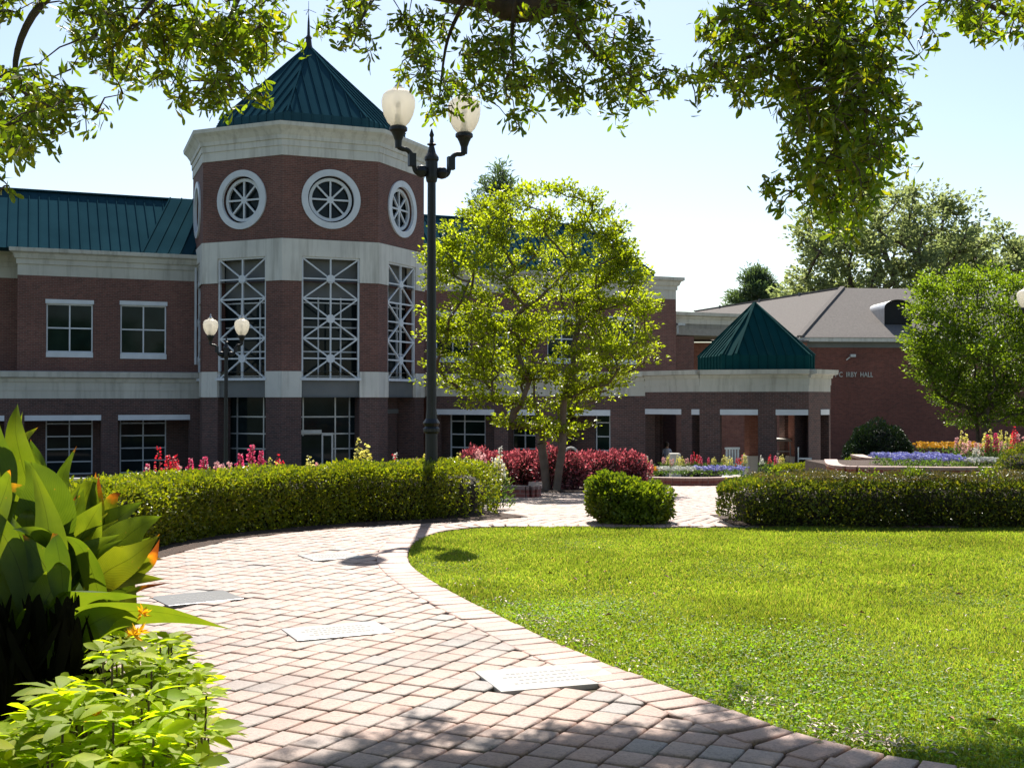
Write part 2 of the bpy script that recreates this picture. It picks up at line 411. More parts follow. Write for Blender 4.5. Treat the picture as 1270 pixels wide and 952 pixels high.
def inpoly(poly, x, y):
    x = np.asarray(x); y = np.asarray(y); r = np.zeros(x.shape, bool); n = len(poly)
    for i in range(n):
        ax, ay = poly[i][0], poly[i][1]; bx, by = poly[(i+1)%n][0], poly[(i+1)%n][1]
        c = ((ay > y) != (by > y)) & (x < (bx-ax)*(y-ay)/((by-ay) if by != ay else 1e-9)+ax); r ^= c
    return r
lawnP = [(p.x, p.y) for p in lawn_poly]

# paved area: left boundary follows the hedge
hedge_front_px = [(645,641),(600,645),(535,648.5),(450,652.5),(350,661),(270,671),(200,688),(150,703)]
hf = [G(*p) for p in hedge_front_px]; hf = [Vector((p.x, p.y)) for p in hf]
hf += [hf[-1] + Vector((-.8,-.75)), hf[-1] + Vector((-1.6,-2.0))]
left_edge = hf + [Vector((-4.6, 7.0)), Vector((-3.6,5.2)), Vector((-2.2,4.0)), Vector((-1.25,3.0)), Vector((-.9,1.5)), Vector((-.8,-3))]
PW = [ (p.x, p.y) for p in left_edge ] + [(9,-3),(9,3.4)] + [(p.x, p.y) for p in reversed(edge_s)] + [(13,14.62),(13,16.5),(4.4,17.5),(4.9,23),(9.0,24),(9.0,29.6),(1.6,29.6),(1.3,25.2),(-.3,24.6),(-1.2,20),(-.1,17)]
# joint sand bed under the pavers
mb = MB()
import mathutils
flat = [(x,y) for x, y in PW]
tri = mathutils.geometry.tessellate_polygon([[Vector((x,y,0)) for x,y in flat]])
# sub-divided sheet draped over the slope: strips
gx = np.arange(-9, 13, .5); gy = np.concatenate([np.arange(-3, 15.5, .5), np.arange(15.5, 30.5, .5)])
mb_s = MB()
for a, b in zip(gy, gy[1:]):
    for x0, x1 in zip(gx, gx[1:]):
        if inpoly(PW, np.array([(x0+x1)/2]), np.array([(a+b)/2]))[0] and not (inpoly(lawnP, np.array([x0,x1,x0,x1]), np.array([a,a,b,b]))).any():
            mb_s.poly([(x0,a,tz(a)+.001),(x1,a,tz(a)+.001),(x1,b,tz(b)+.001),(x0,b,tz(b)+.001)])
tag(obj('path_bed', mb_s, M['sand']), None, kind='structure')
# distance to lawn edge for border course
EA = np.array([(p.x, p.y) for p in edge_s]); EB = EA[1:]; EA = EA[:-1]
def dist_edge(x, y):
    p = np.stack([x, y], 1)[:,None,:]; d = EB-EA; t_ = np.clip(((p-EA)*d).sum(2)/(d*d).sum(1), 0, 1)
    return np.linalg.norm(p-(EA+d*t_[...,None]), axis=2).min(1)
e2 = Vector((math.cos(R(63)), math.sin(R(63)))); e1 = Vector((e2.y, -e2.x))
PWd, PLn, STG = .172, .205, .026
plaques = []   # filled below, used to keep pavers clear
def plaque_corners(px):
    return [G(*p, .0) for p in px]
plaque_px = [[(585,839),(625,863.5),(778,851),(732,827)], [(350,784),(367,800),(492,788),(463,775)], [(190,743),(204,757),(299,746),(280,736)], [(375,691),(383,699),(447,694),(436,687)]]
for q in plaque_px: plaques.append([(p.x, p.y) for p in plaque_corners(q)])
I, J = np.meshgrid(np.arange(-160, 190), np.arange(-60, 190), indexing='ij'); I = I.ravel(); J = J.ravel()
cx = I*PWd*e1.x + (J*PLn + I*STG)*e2.x; cy = I*PWd*e1.y + (J*PLn + I*STG)*e2.y
ok = (cy > 3.2) & (cy < 29.6) & (cx > -9) & (cx < 12); cx, cy = cx[ok], cy[ok]
ok = inpoly(PW, cx, cy); cx, cy = cx[ok], cy[ok]
d = dist_edge(cx, cy); ok = (d > .255) & ~inpoly(lawnP, cx, cy); cx, cy = cx[ok], cy[ok]
for q in plaques:
    ctr = np.mean(q, axis=0); qs = [tuple(ctr + (np.array(p)-ctr)*.93) for p in q]; ok = ~inpoly(qs, cx, cy); cx, cy = cx[ok], cy[ok]
n = len(cx); TZv = np.vectorize(tz)
def paver_mesh(cx, cy, a1, a2, w, l, gap, ztop, name, mat):
    n = len(cx); V = []; 
    ang = rng.normal(0, .012, n); ca, sa = np.cos(ang), np.sin(ang)
    A1 = np.stack([a1[:,0]*ca-a1[:,1]*sa, a1[:,0]*sa+a1[:,1]*ca], 1); A2 = np.stack([a2[:,0]*ca-a2[:,1]*sa, a2[:,0]*sa+a2[:,1]*ca], 1)
    cx = cx + rng.normal(0,.0018,n); cy = cy + rng.normal(0,.0018,n)
    zj = rng.normal(0, .0018, n); tl1 = rng.normal(0,.008,n); tl2 = rng.normal(0,.008,n)
    rows = []
    for (ins, zz) in ((0, -.03), (0, -.012), (.004, -.004), (.015, 0)):
        for s1, s2 in ((-1,-1),(1,-1),(1,1),(-1,1)):
            hx = s1*((w-gap)/2-ins); hy = s2*((l-gap)/2-ins)
            X = cx + A1[:,0]*hx + A2[:,0]*hy; Y = cy + A1[:,1]*hx + A2[:,1]*hy
            Z = TZv(Y) + ztop + zz + zj + tl1*hx + tl2*hy
            rows.append(np.stack([X,Y,Z],1))
    V = np.stack(rows,1).reshape(-1,3); b = np.arange(n)[:,None]*16; fs = []
    for k in range(3):
        for i in range(4): j = (i+1)%4; fs.append(b+np.array([[4*k+i,4*k+j,4*k+4+j,4*k+4+i]]))
    fs.append(b+np.array([[12,13,14,15]]))
    o = numpy_mesh(name, V, np.concatenate(fs,0), mat); return tag(o, None, kind='structure')
a1 = np.tile([e1.x, e1.y], (n,1)); a2 = np.tile([e2.x, e2.y], (n,1))
paver_mesh(cx, cy, a1, a2, PWd, PLn, .009, .024, 'path', M['paver'])
# border course: laid square to the lawn edge
cum = [0]
for a, b in zip(edge_s, edge_s[1:]): cum.append(cum[-1]+(b-a).length)
bx, by, ta = [], [], []
s = .05
while s < cum[-1]:
    k = max(i for i in range(len(cum)-1) if cum[i] <= s); f = (s-cum[k])/(cum[k+1]-cum[k]); p = edge_s[k].lerp(edge_s[k+1], f)
    tg = (edge_s[min(k+2,len(edge_s)-1)]-edge_s[max(k-1,0)]).normalized(); nr = Vector((tg.y, -tg.x))
    if inpoly(lawnP, np.array([(p+nr*.1).x]), np.array([(p+nr*.1).y]))[0]: nr = -nr
    q = p + nr*.165
    if p.y > 3.3: bx.append(q.x); by.append(q.y); ta.append((tg, nr))
    s += .155
paver_mesh(np.array(bx), np.array(by), np.array([(t_[0].x,t_[0].y) for t_ in ta]), np.array([(t_[1].x,t_[1].y) for t_ in ta]), .155, .32, .010, .032, 'path_border', M['paver_edge'])
# straight far border behind the lawn
bx = np.arange(edge[0].x+.08, 12.5, .155); m1 = np.tile([1.,0.],(len(bx),1)); m2 = np.tile([0.,1.],(len(bx),1))
ok = bx < 2.9
paver_mesh(bx[ok], np.full(ok.sum(), lawn_far+.165), m1[ok], m2[ok], .155, .32, .010, .032, 'path_border', M['paver_edge'])
# mulch strips (under the hedges and in the beds)
def drape(name, poly, mat, dz, step=.5):
    xs = [p[0] for p in poly]; ysx = [p[1] for p in poly]; mbx = MB()
    gx = np.arange(min(xs), max(xs)+step, step); gy = np.arange(min(ysx), max(ysx)+step, step)
    X, Y = np.meshgrid(gx, gy, indexing='ij'); inside = inpoly(poly, (X+step/2).ravel(), (Y+step/2).ravel()).reshape(X.shape)
    for i in range(len(gx)):
        for j in range(len(gy)):
            if inside[i,j]:
                x0, y0 = gx[i], gy[j]; x1, y1 = x0+step, y0+step
                mbx.poly([(x0,y0,tz(y0)+dz),(x1,y0,tz(y0)+dz),(x1,y1,tz(y1)+dz),(x0,y1,tz(y1)+dz)])
    return obj(name, mbx, mat)
mb = MB(); off = []
for i, p in enumerate(hf):
    a = hf[max(i-1,0)]; b = hf[min(i+1,len(hf)-1)]; tg = (b-a).normalized(); nr = Vector((tg.y,-tg.x)); 
    off.append((p - nr*.18 if nr.y > 0 else p + nr*.18, p + nr*2.6 if nr.y > 0 else p - nr*2.6))
for (a0,a1_),(b0,b1_) in zip(off, off[1:]):
    mb.poly([(a0.x,a0.y,.03),(b0.x,b0.y,.03),(b1_.x,b1_.y,.036),(a1_.x,a1_.y,.036)])
tag(obj('mulch_bed', mb, M['mulch']), None, kind='structure')
mulch2 = [(2.75,14.56),(12.5,14.56),(12.5,17.0),(2.75,16.4)]
tag(drape('mulch_bed', mulch2, M['mulch'], .034, .25), None, kind='structure')
tag(drape('mulch_bed', [(-8,17.5),(-.2,17.2),(-1.2,20),(-.3,24.6),(1.2,25.4),(1.4,32),(-16,34),(-16,19)], M['mulch'], .03), None, kind='structure')
tag(drape('mulch_bed', [(-2.4,24.9),(3.3,24.9),(3.3,28.5),(-2.4,28.5)], M['mulch'], .05, .3), None, kind='structure')
tag(drape('terrace', [(-26,42),(26,42),(26,58),(-26,58)], M['concrete'], .0, 1.0), None, kind='structure')

# ================================================================== granite plaques
plq = [('plaque_white','broad pale granite plaque with faint engraved lines, nearest the lower edge of the paved path'), ('plaque_white','pale granite plaque in the middle of the path, left of the broad one'), ('plaque_grey','blue-grey granite plaque beside the large canna leaves'), ('plaque_white','small far pale plaque lying by the lamp shadow on the path')]
for q, (mt, lb) in zip(plaques, plq):
    c0 = Vector((sum(p[0] for p in q)/4, sum(p[1] for p in q)/4))
    ax = (Vector(q[2])-Vector(q[1]) + Vector(q[3])-Vector(q[0]))/2; L = ax.length; ang = math.degrees(math.atan2(ax.y, ax.x))
    sh = (Vector(q[0])-Vector(q[1]) + Vector(q[3])-Vector(q[2]))/2
    fr = Fr(c0.x, c0.y, ang); W = abs(sh.dot(fr.b))
    tn = thing('granite_plaque', lb, 'plaque', (c0.x, c0.y, 0), 'granite plaques set in the brick path')
    mb = MB(); mb.box(fr, -L/2, L/2, -W/2, W/2, .0, .031); obj('slab', mb, M[mt], tn, bevel=.003)
    mb = MB()
    for k in range(4):
        w_ = (.30, .36, .26, .33)[k]*L; zc = .22*W - k*.15*W; x = -w_
        while x < w_:
            l_ = random.uniform(.012,.03); mb.box(fr, x, min(x+l_, w_), zc-.012, zc+.012, .0305, .0318); x += l_+random.uniform(.008,.018)
    obj('engraving', mb, M['engrave'], tn)

# ================================================================== BUILDING
A_ = P(22, 300, 50.0); PHI = 22.5
W0 = Fr(A_.x, A_.y, PHI)              # main upper wall plane, u=0 at photo x=22
B = thing('campus_building', 'two-storey red brick college building with teal metal roof and octagonal entrance tower', 'building', (-9.5, 54.5, -2.1))
def zof(fr, px, py, w=0): return fr.uz(px, py, w)[1]
def uof(fr, px, w=0, py=400): return fr.uz(px, py, w)[0]
def wall(mb, fr, u0, u1, z0, z1, holes, w=0.0, dep=.35, back=False):
    us = sorted({u0,u1,*[x for h in holes for x in (h[0],h[1]) if u0 < x < u1]}); zs = sorted({z0,z1,*[x for h in holes for x in (h[2],h[3]) if z0 < x < z1]})
    for a, b in zip(us, us[1:]):
        for c, d_ in zip(zs, zs[1:]):
            um, zm = (a+b)/2, (c+d_)/2
            if any(h[0] < um < h[1] and h[2] < zm < h[3] for h in holes): continue
            mb.poly([fr.p(a,w,c), fr.p(b,w,c), fr.p(b,w,d_), fr.p(a,w,d_)])
            if back: mb.poly([fr.p(a,w+dep,c), fr.p(a,w+dep,d_), fr.p(b,w+dep,d_), fr.p(b,w+dep,c)])
    for h in holes:
        a, b, c, d_ = max(h[0],u0), min(h[1],u1), max(h[2],z0), min(h[3],z1); w1 = w+dep
        mb.poly([fr.p(a,w,c),fr.p(a,w,d_),fr.p(a,w1,d_),fr.p(a,w1,c)]); mb.poly([fr.p(b,w,c),fr.p(b,w1,c),fr.p(b,w1,d_),fr.p(b,w,d_)])
        mb.poly([fr.p(a,w,d_),fr.p(b,w,d_),fr.p(b,w1,d_),fr.p(a,w1,d_)])
        if h[2] > z0+.01: mb.poly([fr.p(a,w,c),fr.p(a,w1,c),fr.p(b,w1,c),fr.p(b,w,c)])
def window(fr, u0, u1, z0, z1, w, cols, rows, parent, frm='white', bar=.055, gl='glass', name='window', seams=None, dep=.08):
    mb = MB(); bw = bar
    mb.box(fr,u0,u0+bw,w,w+dep,z0,z1); mb.box(fr,u1-bw,u1,w,w+dep,z0,z1); mb.box(fr,u0+bw,u1-bw,w,w+dep,z1-bw,z1); mb.box(fr,u0+bw,u1-bw,w,w+dep,z0,z0+bw)
    cs = [u0+(u1-u0)*i/cols for i in range(1,cols)] if isinstance(cols,int) else [u0+(u1-u0)*c for c in cols]
    rs = [z0+(z1-z0)*i/rows for i in range(1,rows)] if isinstance(rows,int) else [z0+(z1-z0)*c for c in rows]
    for c in cs: mb.box(fr,c-bw/2,c+bw/2,w+.008,w+dep-.005,z0+bw,z1-bw)
    for r_ in rs: mb.box(fr,u0+bw,u1-bw,w+.014,w+dep-.01,r_-bw/2,r_+bw/2)
    o = obj(name, mb, M[frm], parent)
    g = MB(); g.box(fr,u0+.01,u1-.01,w+.045,w+.06,z0+.01,z1-.01); obj('pane', g, M[gl], o)
    return o
zB = -2.1
def cornice_profile(mb, fr, u0, u1, z0, z1, w, mitreL=0, mitreR=0, steps=((0,.0),(.42,.0),(.42,.06),(.62,.06),(.62,.13),(.80,.20),(.86,.34),(1.0,.34))):
    """swept moulding; steps = (height fraction, projection); mitre = end shift per projection"""
    pr = [(-.02, z0)] + [(p, z0+(z1-z0)*h) for h, p in steps] + [(-.02, z1)]
    def line(u, m): return [fr.p(u + m*pj, w-pj, zz) for pj, zz in pr]
    L, R_ = line(u0, -mitreL), line(u1, mitreR)
    for i in range(len(pr)-1): mb.poly([L[i], R_[i], R_[i+1], L[i+1]])
    mb.poly(L[::-1]); mb.poly(R_)

# --- left wing
uT = uof(W0, 246)                      # where it meets the tower
zc1, zc0 = zof(W0, 60, 309), zof(W0, 60, 342)     # upper cornice
lw = -.45
zl1, zl0 = zof(W0, 120, 461.5, lw), zof(W0, 120, 494, lw)
win_px = [(57,116,371,443),(149,207,373,445)]
holes = []; wins = []
for x0,x1,y0,y1 in win_px:
    u0, za = W0.uz(x0, y0); u1, _ = W0.uz(x1, y0); zb_ = zof(W0, (x0+x1)/2, y1); holes.append((u0,u1,zb_,za)); wins.append((u0,u1,zb_,za))
mbU, mbC, mbL, mbLin = MB(), MB(), MB(), MB()
wall(mbU, W0, 0, uT+1.0, zl0, zc0, holes, 0, .25)
# return wall at left + recessed bay running out of frame
mbU.poly([W0.p(0,0,zl0), W0.p(0,0,zc0), W0.p(0,1.6,zc0), W0.p(0,1.6,zl0)])
wall(mbU, W0, -9, 0, zl0, zc0-.02, [], 1.6, .25)
cornice_profile(mbC, W0, 0, uT+1.0, zc0, zc1, 0, mitreL=1)
cornice_profile(mbC, W0, -9, .05, zc0, zc1-.02, 1.6)
W0s = Fr(W0.p(0,0,0).x, W0.p(0,0,0).y, PHI-90)      # side return of the cornice
for u0,u1,z0_,z1_ in wins:
    lint = .17; sill = .22
    window(W0,u0+.02,u1-.02,z0_+sill,z1_-lint,.10,2,2,B,'white',.06,'glass_green')
    m_ = MB(); m_.box(W0,u0-.02,u1+.02,-.03,.16,z1_-lint,z1_+.01); obj('lintel', m_, M['white'], B)
    m_ = MB(); m_.box(W0,u0+.01,u1-.01,-.04,.16,z0_,z0_+sill-.005); obj('sill', m_, M['white'], B)
# lower storey, arcade plane
arc_px = [(-60,6),(31,126),(147,236)]
zlt, zlb = zof(W0, 130, 514.5, lw), zof(W0, 130, 521, lw)
hl = []
for x0, x1 in arc_px: hl.append((uof(W0,x0,lw), uof(W0,x1,lw), zB, zlb))
uTl = uof(W0, 246, lw)
wall(mbL, W0, -9, uTl+1.2, zB, zl0, hl, lw, .55, back=True)
cornice_profile(mbC, W0, -9, uTl+.75, zl0, zl1, lw, steps=((0,.0),(.30,.0),(.30,.03),(.62,.03),(.62,.09),(.76,.12),(.80,.32),(1.0,.34)))
mbC.poly([W0.p(-9,lw-.3,zl1+.002),W0.p(uTl+.9,lw-.3,zl1+.002),W0.p(uTl+.9,.0,zl1+.05),W0.p(-9,.0,zl1+.05)])
for i, (a,b,c,d_) in enumerate(hl):
    m_ = MB(); m_.box(W0,a-.0,b+.0,lw-.02,lw+.4,d_,d_+(zlt-zlb)); obj('lintel', m_, M['white'], B)
# inner wall behind the arcade
iw = 1.5; hin = []
for x0,x1,_,_ in win_px + [(-60,-5,0,0)]:
    a, b = uof(W0,x0,iw), uof(W0,x1,iw); hin.append((a,b,zB+.35,zlb+.4))
mbI = MB(); wall(mbI, W0, -9, uTl+1.2, zB, zl0, hin, iw, .2)
for a,b,c,d_ in hin: window(W0,a+.01,b-.01,c,d_-.01,iw+.06,2,5,B,'white',.055,'glass')
mbI.poly([W0.p(-9,lw+.55,zl0-.3),W0.p(uTl+1.2,lw+.55,zl0-.3),W0.p(uTl+1.2,iw,zl0-.3),W0.p(-9,iw,zl0-.3)])
m_ = MB(); m_.box(W0, -9, uTl+1, lw-.3, lw+.6, zB-.05, zB+.12); obj('plinth', m_, M['concrete'], B)
# vertical flashing strip near the tower
m_ = MB(); m_.box(W0,uof(W0,241),uof(W0,243.5),-.09,-.01,zof(W0,242,452),zof(W0,242,332)); obj('downpipe', m_, M['white'], B)
# --- left roof (standing seam)
def seam_quad(mb, a, b, c, d_, gap=.42, hgt=.05, wd=.03):
    """roof panel a-b (eave), d-c (ridge) with ribs running up the slope"""
    a,b,c,d_ = map(Vector,(a,b,c,d_)); nn = (b-a).cross(d_-a).normalized()
    if nn.z < 0: nn = -nn
    mb.poly([a,b,c,d_]); L = (b-a).length; e = (b-a)/L; up = nn.cross(e).normalized()
    if up.z < 0: up = -up
    k = gap/2
    def hit(o):   # length along 'up' to the polygon's upper boundary
        best = 0
        P4 = [a,b,c,d_]
        for i in range(4):
            p, q = P4[i], P4[(i+1)%4]; dd = q-p
            # solve o+up*s = p+dd*t in basis (e, up)
            px_, py_ = (p-o).dot(e), (p-o).dot(up); dx, dy = dd.dot(e), dd.dot(up)
            if abs(dx) < 1e-6: continue
            t_ = -px_/dx
            if -1e-6 <= t_ <= 1+1e-6: best = max(best, py_+dy*t_)
        return best
    lo, hi = min(0,(d_-a).dot(e)), max(L,(c-a).dot(e))
    x = lo+k
    while x < hi:
        o = a+e*x; s1 = hit(o)
        # start: at eave if 0<=x<=L
        if 0 <= x <= L and s1 > .15: mb.beam(o+nn*hgt/2, o+up*s1+nn*hgt/2, wd, hgt, nn)
        x += gap
rb = 3.8; mbR = MB()
zr = zof(W0, 20, 236, rb); ze = zc1-.02
uTr = uT+1.8
seam_quad(mbR, W0.p(-9,-.1,ze), W0.p(uTr,-.1,ze), W0.p(uTr,rb,zr), W0.p(-9,rb,zr))
mbR.poly([W0.p(-9,rb,zr),W0.p(uTr,rb,zr),W0.p(uTr,rb*2+.3,ze),W0.p(-9,rb*2+.3,ze)])
mbR.beam(W0.p(-9,rb,zr+.04), W0.p(uTr,rb,zr+.04), .3,.08)
# cross roof of the tower block: its slope rises towards the tower (slanted seams in the photo)
a = W0.p(uof(W0,176),-.12,ze+.03); b = W0.p(uTr,-.12,ze+.03); c_ = W0.p(uTr,rb-.2,zr+.05); d_ = W0.p(uof(W0,210,rb),rb-.2,zr+.05)
nn = (b-a).cross(d_-a).normalized(); mbR2 = MB()
mbR2.poly([a,b,c_,d_]); 
for k in range(9):
    f = k/8; s_ = a.lerp(b, f); sl_ = (d_-a); e_ = s_+sl_
    lim = (c_-a).dot(W0.p(1,0,0)-W0.p(0,0,0)); mx = ((e_-a).dot(W0.p(1,0,0)-W0.p(0,0,0)))
    if mx > lim: e_ = s_ + sl_*max(.05,(lim-(s_-a).dot(W0.p(1,0,0)-W0.p(0,0,0)))/(sl_.dot(W0.p(1,0,0)-W0.p(0,0,0))))
    mbR2.beam(s_+nn*.03, e_+nn*.03, .05, .07, nn)
# --- right wing upper wall
uR0 = uof(W0, 500); uR1 = uof(W0, 838.5)
zrc1, zrc0 = zc1, zc0
rwins_px = [(540,582,382,445),(604,654,385,447),(760,789,396,432)]
hr = []
for x0,x1,y0,y1 in [(541,584,384,450),(610,652,386,450),(679,716,388,450),(752,789,392,450)]:
    u0, u1 = uof(W0,x0), uof(W0,x1); hr.append((u0,u1,wins[0][2],wins[0][3]))
wall(mbU, W0, uR0, uR1, zl0, zrc0, hr, 0, .25)
for u0,u1,z0_,z1_ in hr:
    window(W0,u0+.02,u1-.02,z0_+.22,z1_-.17,.10,2,2,B,'white',.06,'glass_green')
    m_ = MB(); m_.box(W0,u0-.02,u1+.02,-.03,.16,z1_-.17,z1_+.01); obj('lintel', m_, M['white'], B)
    m_ = MB(); m_.box(W0,u0+.01,u1-.01,-.04,.16,z0_,z0_+.215); obj('sill', m_, M['white'], B)
cornice_profile(mbC, W0, uR0, uR1, zrc0, zrc1, 0, mitreR=1)
# side wall of the right end
WE = Fr(W0.p(uR1,0,0).x, W0.p(uR1,0,0).y, PHI+90)
wall(mbU, WE, 0, 12.7, zB, zrc0, [], 0, .25); cornice_profile(mbC, WE, 0, 12.7, zrc0, zrc1, 0, mitreL=1)
# right roof with a hip at its end
uh = uof(W0, 722, rb); zrR = zr
rin = uof(W0, 806, .9); ehp = .5
seam_quad(mbR, W0.p(uR0,-.1+ehp,ze+.25), W0.p(rin,-.1+ehp,ze+.25), W0.p(uh,rb,zrR), W0.p(uR0,rb,zrR))
seam_quad(mbR, W0.p(rin,-.1+ehp,ze+.25), W0.p(rin,2*rb,ze+.25), W0.p(uh,rb,zrR), W0.p(uh,rb-.01,zrR))
mbR.poly([W0.p(uR0,rb,zrR),W0.p(uh,rb,zrR),W0.p(rin,2*rb,ze+.25),W0.p(uR0,2*rb,ze+.25)])
mbR.poly([W0.p(uR0,.4,ze),W0.p(rin,.4,ze),W0.p(rin,.4,ze+.27),W0.p(uR0,.4,ze+.27)]); mbR.poly([W0.p(rin,.4,ze),W0.p(rin,12.4,ze),W0.p(rin,12.4,ze+.27),W0.p(rin,.4,ze+.27)])
mbR.beam(W0.p(rin,.4,ze+.3), W0.p(uh,rb,zrR+.03), .16,.1); mbR.beam(W0.p(uR0,rb,zrR+.03), W0.p(uh,rb,zrR+.03), .16,.1)
mbF = MB(); mbF.poly([W0.p(uR0,0,ze+.0),W0.p(uR1,0,ze+.0),W0.p(uR1,12.5,ze+.0),W0.p(uR0,12.5,ze+.0)])
# back wall so that no light leaks through
for f0, f1 in ((-9,uTr),(uR0,uR1)):
    mbU.poly([W0.p(f0,12.6,zB),W0.p(f1,12.6,zB),W0.p(f1,12.6,ze),W0.p(f0,12.6,ze)])
mbU.poly([W0.p(uT,12.61,zB),W0.p(uR0,12.61,zB),W0.p(uR0,12.61,ze),W0.p(uT,12.61,ze)])
mbU.poly([W0.p(-9,0,zB),W0.p(-9,12.6,zB),W0.p(-9,12.6,ze),W0.p(-9,0,ze)])
# --- tower
TC = Vector((-9.52, 54.5)); TR = 5.42; TROT = 21.0
def okt(Rr, k): a = R(-90 + TROT - 22.5 + 45*k); return Vector((TC.x+Rr*math.cos(a), TC.y+Rr*math.sin(a)))
def face(k, Rr=TR):
    a, b = okt(Rr, k), okt(Rr, k+1); return Fr(a.x, a.y, -0 + math.degrees(math.atan2(b.y-a.y, b.x-a.x))), (b-a).length
mbT, mbTC, mbTL = MB(), MB(), MB()
fB, sL = face(0)      # the most frontal face
def tz_(py): return fB.uz(406, py)[1]
Z = dict(top=tz_(157), bt=tz_(196), rc=tz_(247), bb=tz_(298), wt=tz_(319), wb=tz_(469), b1=tz_(349.5), lt=tz_(460.5), lb=tz_(492.5))
wu0, wu1 = fB.uz(372.5,400)[0], fB.uz(444.5,400)[0]
wm = (sL-(wu1-wu0))/2; wu0, wu1 = wm, sL-wm
for k in range(8):
    fr, s_ = face(k); 
    # circular hole band
    cu, cz, rr = s_/2, Z['rc'], 1.02
    n = 40; sq = 1.35
    for i in range(n):
        a0, a1r = 2*math.pi*i/n, 2*math.pi*(i+1)/n
        def sqp(a):
            m_ = max(abs(math.cos(a)), abs(math.sin(a))); return cu+sq*math.cos(a)/m_, cz+sq*math.sin(a)/m_
        p0 = (cu+rr*math.cos(a0), cz+rr*math.sin(a0)); p1 = (cu+rr*math.cos(a1r), cz+rr*math.sin(a1r)); q0, q1 = sqp(a0), sqp(a1r)
        mbT.poly([fr.p(p0[0],0,p0[1]),fr.p(q0[0],0,q0[1]),fr.p(q1[0],0,q1[1]),fr.p(p1[0],0,p1[1])])
        mbT.poly([fr.p(p0[0],0,p0[1]),fr.p(p1[0],0,p1[1]),fr.p(p1[0],.5,p1[1]),fr.p(p0[0],.5,p0[1])])
    wall(mbT, fr, 0, s_, Z['bb'], Z['bt'], [(cu-sq,cu+sq,cz-sq,cz+sq)], 0, .001)
    # white band above and around window heads
    wall(mbTC, fr, -.02, s_+.02, Z['b1'], Z['bb'], [(wu0,wu1,Z['b1']-.01,Z['wt'])], -.045, .5)
    mbTC.poly([fr.p(-.02,-.045,Z['bb']),fr.p(s_+.02,-.045,Z['bb']),fr.p(s_,.1,Z['bb']),fr.p(0,.1,Z['bb'])])
    if k in (6,7,0,1):
        wall(mbT, fr, 0, s_, Z['lt'], Z['b1'], [(wu0,wu1,Z['lt']-.01,Z['b1']+.01)], 0, .5)
        wall(mbTC, fr, -.02, s_+.02, Z['lb'], Z['lt'], [(wu0,wu1,Z['lb']-.01,Z['lt']+.01)], -.045, .5)
        wall(mbTL, fr, 0, s_, zB, Z['lb'], [(wu0,wu1,zB-.01,Z['lb']+.01)], 0, .9)
    else:
        wall(mbT, fr, 0, s_, zB, Z['b1'], [], 0, .5)
    # top cornice
    h8 = math.tan(R(22.5))
    cornice_profile(mbTC, fr, 0, s_, Z['bt'], Z['top'], 0, h8, h8, steps=((0,.03),(.30,.03),(.30,.07),(.5,.07),(.5,.12),(.62,.14),(.78,.28),(.88,.42),(1.0,.44)))
    if k in (5,6,7,0,1,2):
        o = MB(); o.ring(fr, cu, cz, 1.0, 1.27, -.07, .06); o.ring(fr, cu, cz, .80, .93, .12, .24)
        for i in range(4):
            a = math.pi*i/4; c, q = math.cos(a)*.86, math.sin(a)*.86
            o.beam(fr.p(cu-c,.16+i*.004,cz-q), fr.p(cu+c,.16+i*.004,cz+q), .075,.07, up=fr.b.to_3d())
        o.ring(fr, cu, cz, .0, .15, .13,.22, 16)
        rw = obj('round_window', o, M['white'], B)
        g = MB(); g.ring(fr, cu, cz, .0, 1.02, .30,.33, 40); obj('pane', g, M['glass'], rw)
    if k in (6,7,0,1):
        # lattice window
        o = MB(); z0_, z1_ = Z['wb'], Z['wt']; bw = .075; wq = .03
        o.box(fr,wu0,wu0+bw,wq,wq+.12,z0_,z1_); o.box(fr,wu1-bw,wu1,wq,wq+.12,z0_,z1_); o.box(fr,wu0+bw,wu1-bw,wq,wq+.12,z1_-bw,z1_); o.box(fr,wu0-.06,wu1+.06,wq-.12,wq+.14,z0_-.09,z0_+.02)
        a_, b__ = wu0+bw, wu1-bw; cm = (a_+b__)/2; o.box(fr,cm-.033,cm+.033,wq+.01,wq+.1,z0_,z1_-bw)
        hh = (z1_-bw-z0_)/3
        for i in range(3):
            zb_ = z0_+i*hh; zm = zb_+hh/2
            if i: o.box(fr,a_,b__,wq+.014,wq+.105,zb_-.035,zb_+.035)
            o.box(fr,a_,b__,wq+.018,wq+.095,zm-.03,zm+.03)
            up = fr.b.to_3d()
            o.beam(fr.p(a_,wq+.05,zb_),fr.p(b__,wq+.05,zb_+hh),.06,.07,up=up); o.beam(fr.p(a_,wq+.056,zb_+hh),fr.p(b__,wq+.056,zb_),.06,.07,up=up)
            o.ring(fr, cm, zm, 0, .19, wq-.01, wq+.11, 12)
        lw_ = obj('lattice_window', o, M['white'], B)
        # glazing set back, with its own thin mullions
        g = MB(); gw = .62
        g.box(fr,wu0-.4,wu1+.4,gw,gw+.04,Z['lt']-.3,Z['bb']); obj('pane', g, M['glass'], lw_)
        g = MB(); 
        for c in (.33,.72): uu = wu0+(wu1-wu0)*c; g.box(fr,uu-.03,uu+.03,gw-.07,gw-.005,Z['wb']-.2,Z['b1']-.6)
        for i in range(5): zz = Z['wb']+.1+i*1.05; g.box(fr,wu0,wu1,gw-.065,gw-.01,zz-.03,zz+.03)
        obj('mullion', g, M['white'], lw_)
        g = MB(); g.box(fr,wu0,wu1,gw-.1,gw-.006,Z['b1']-.62,Z['wt']); obj('blind', g, M['panel'], lw_)
        g = MB(); g.box(fr,wu0+.01,wu1-.01,.12,.3,Z['lb'],Z['wb']-.1); obj('spandrel', g, M['panel'], B)
        # ground-floor glazing
        gw = 1.0
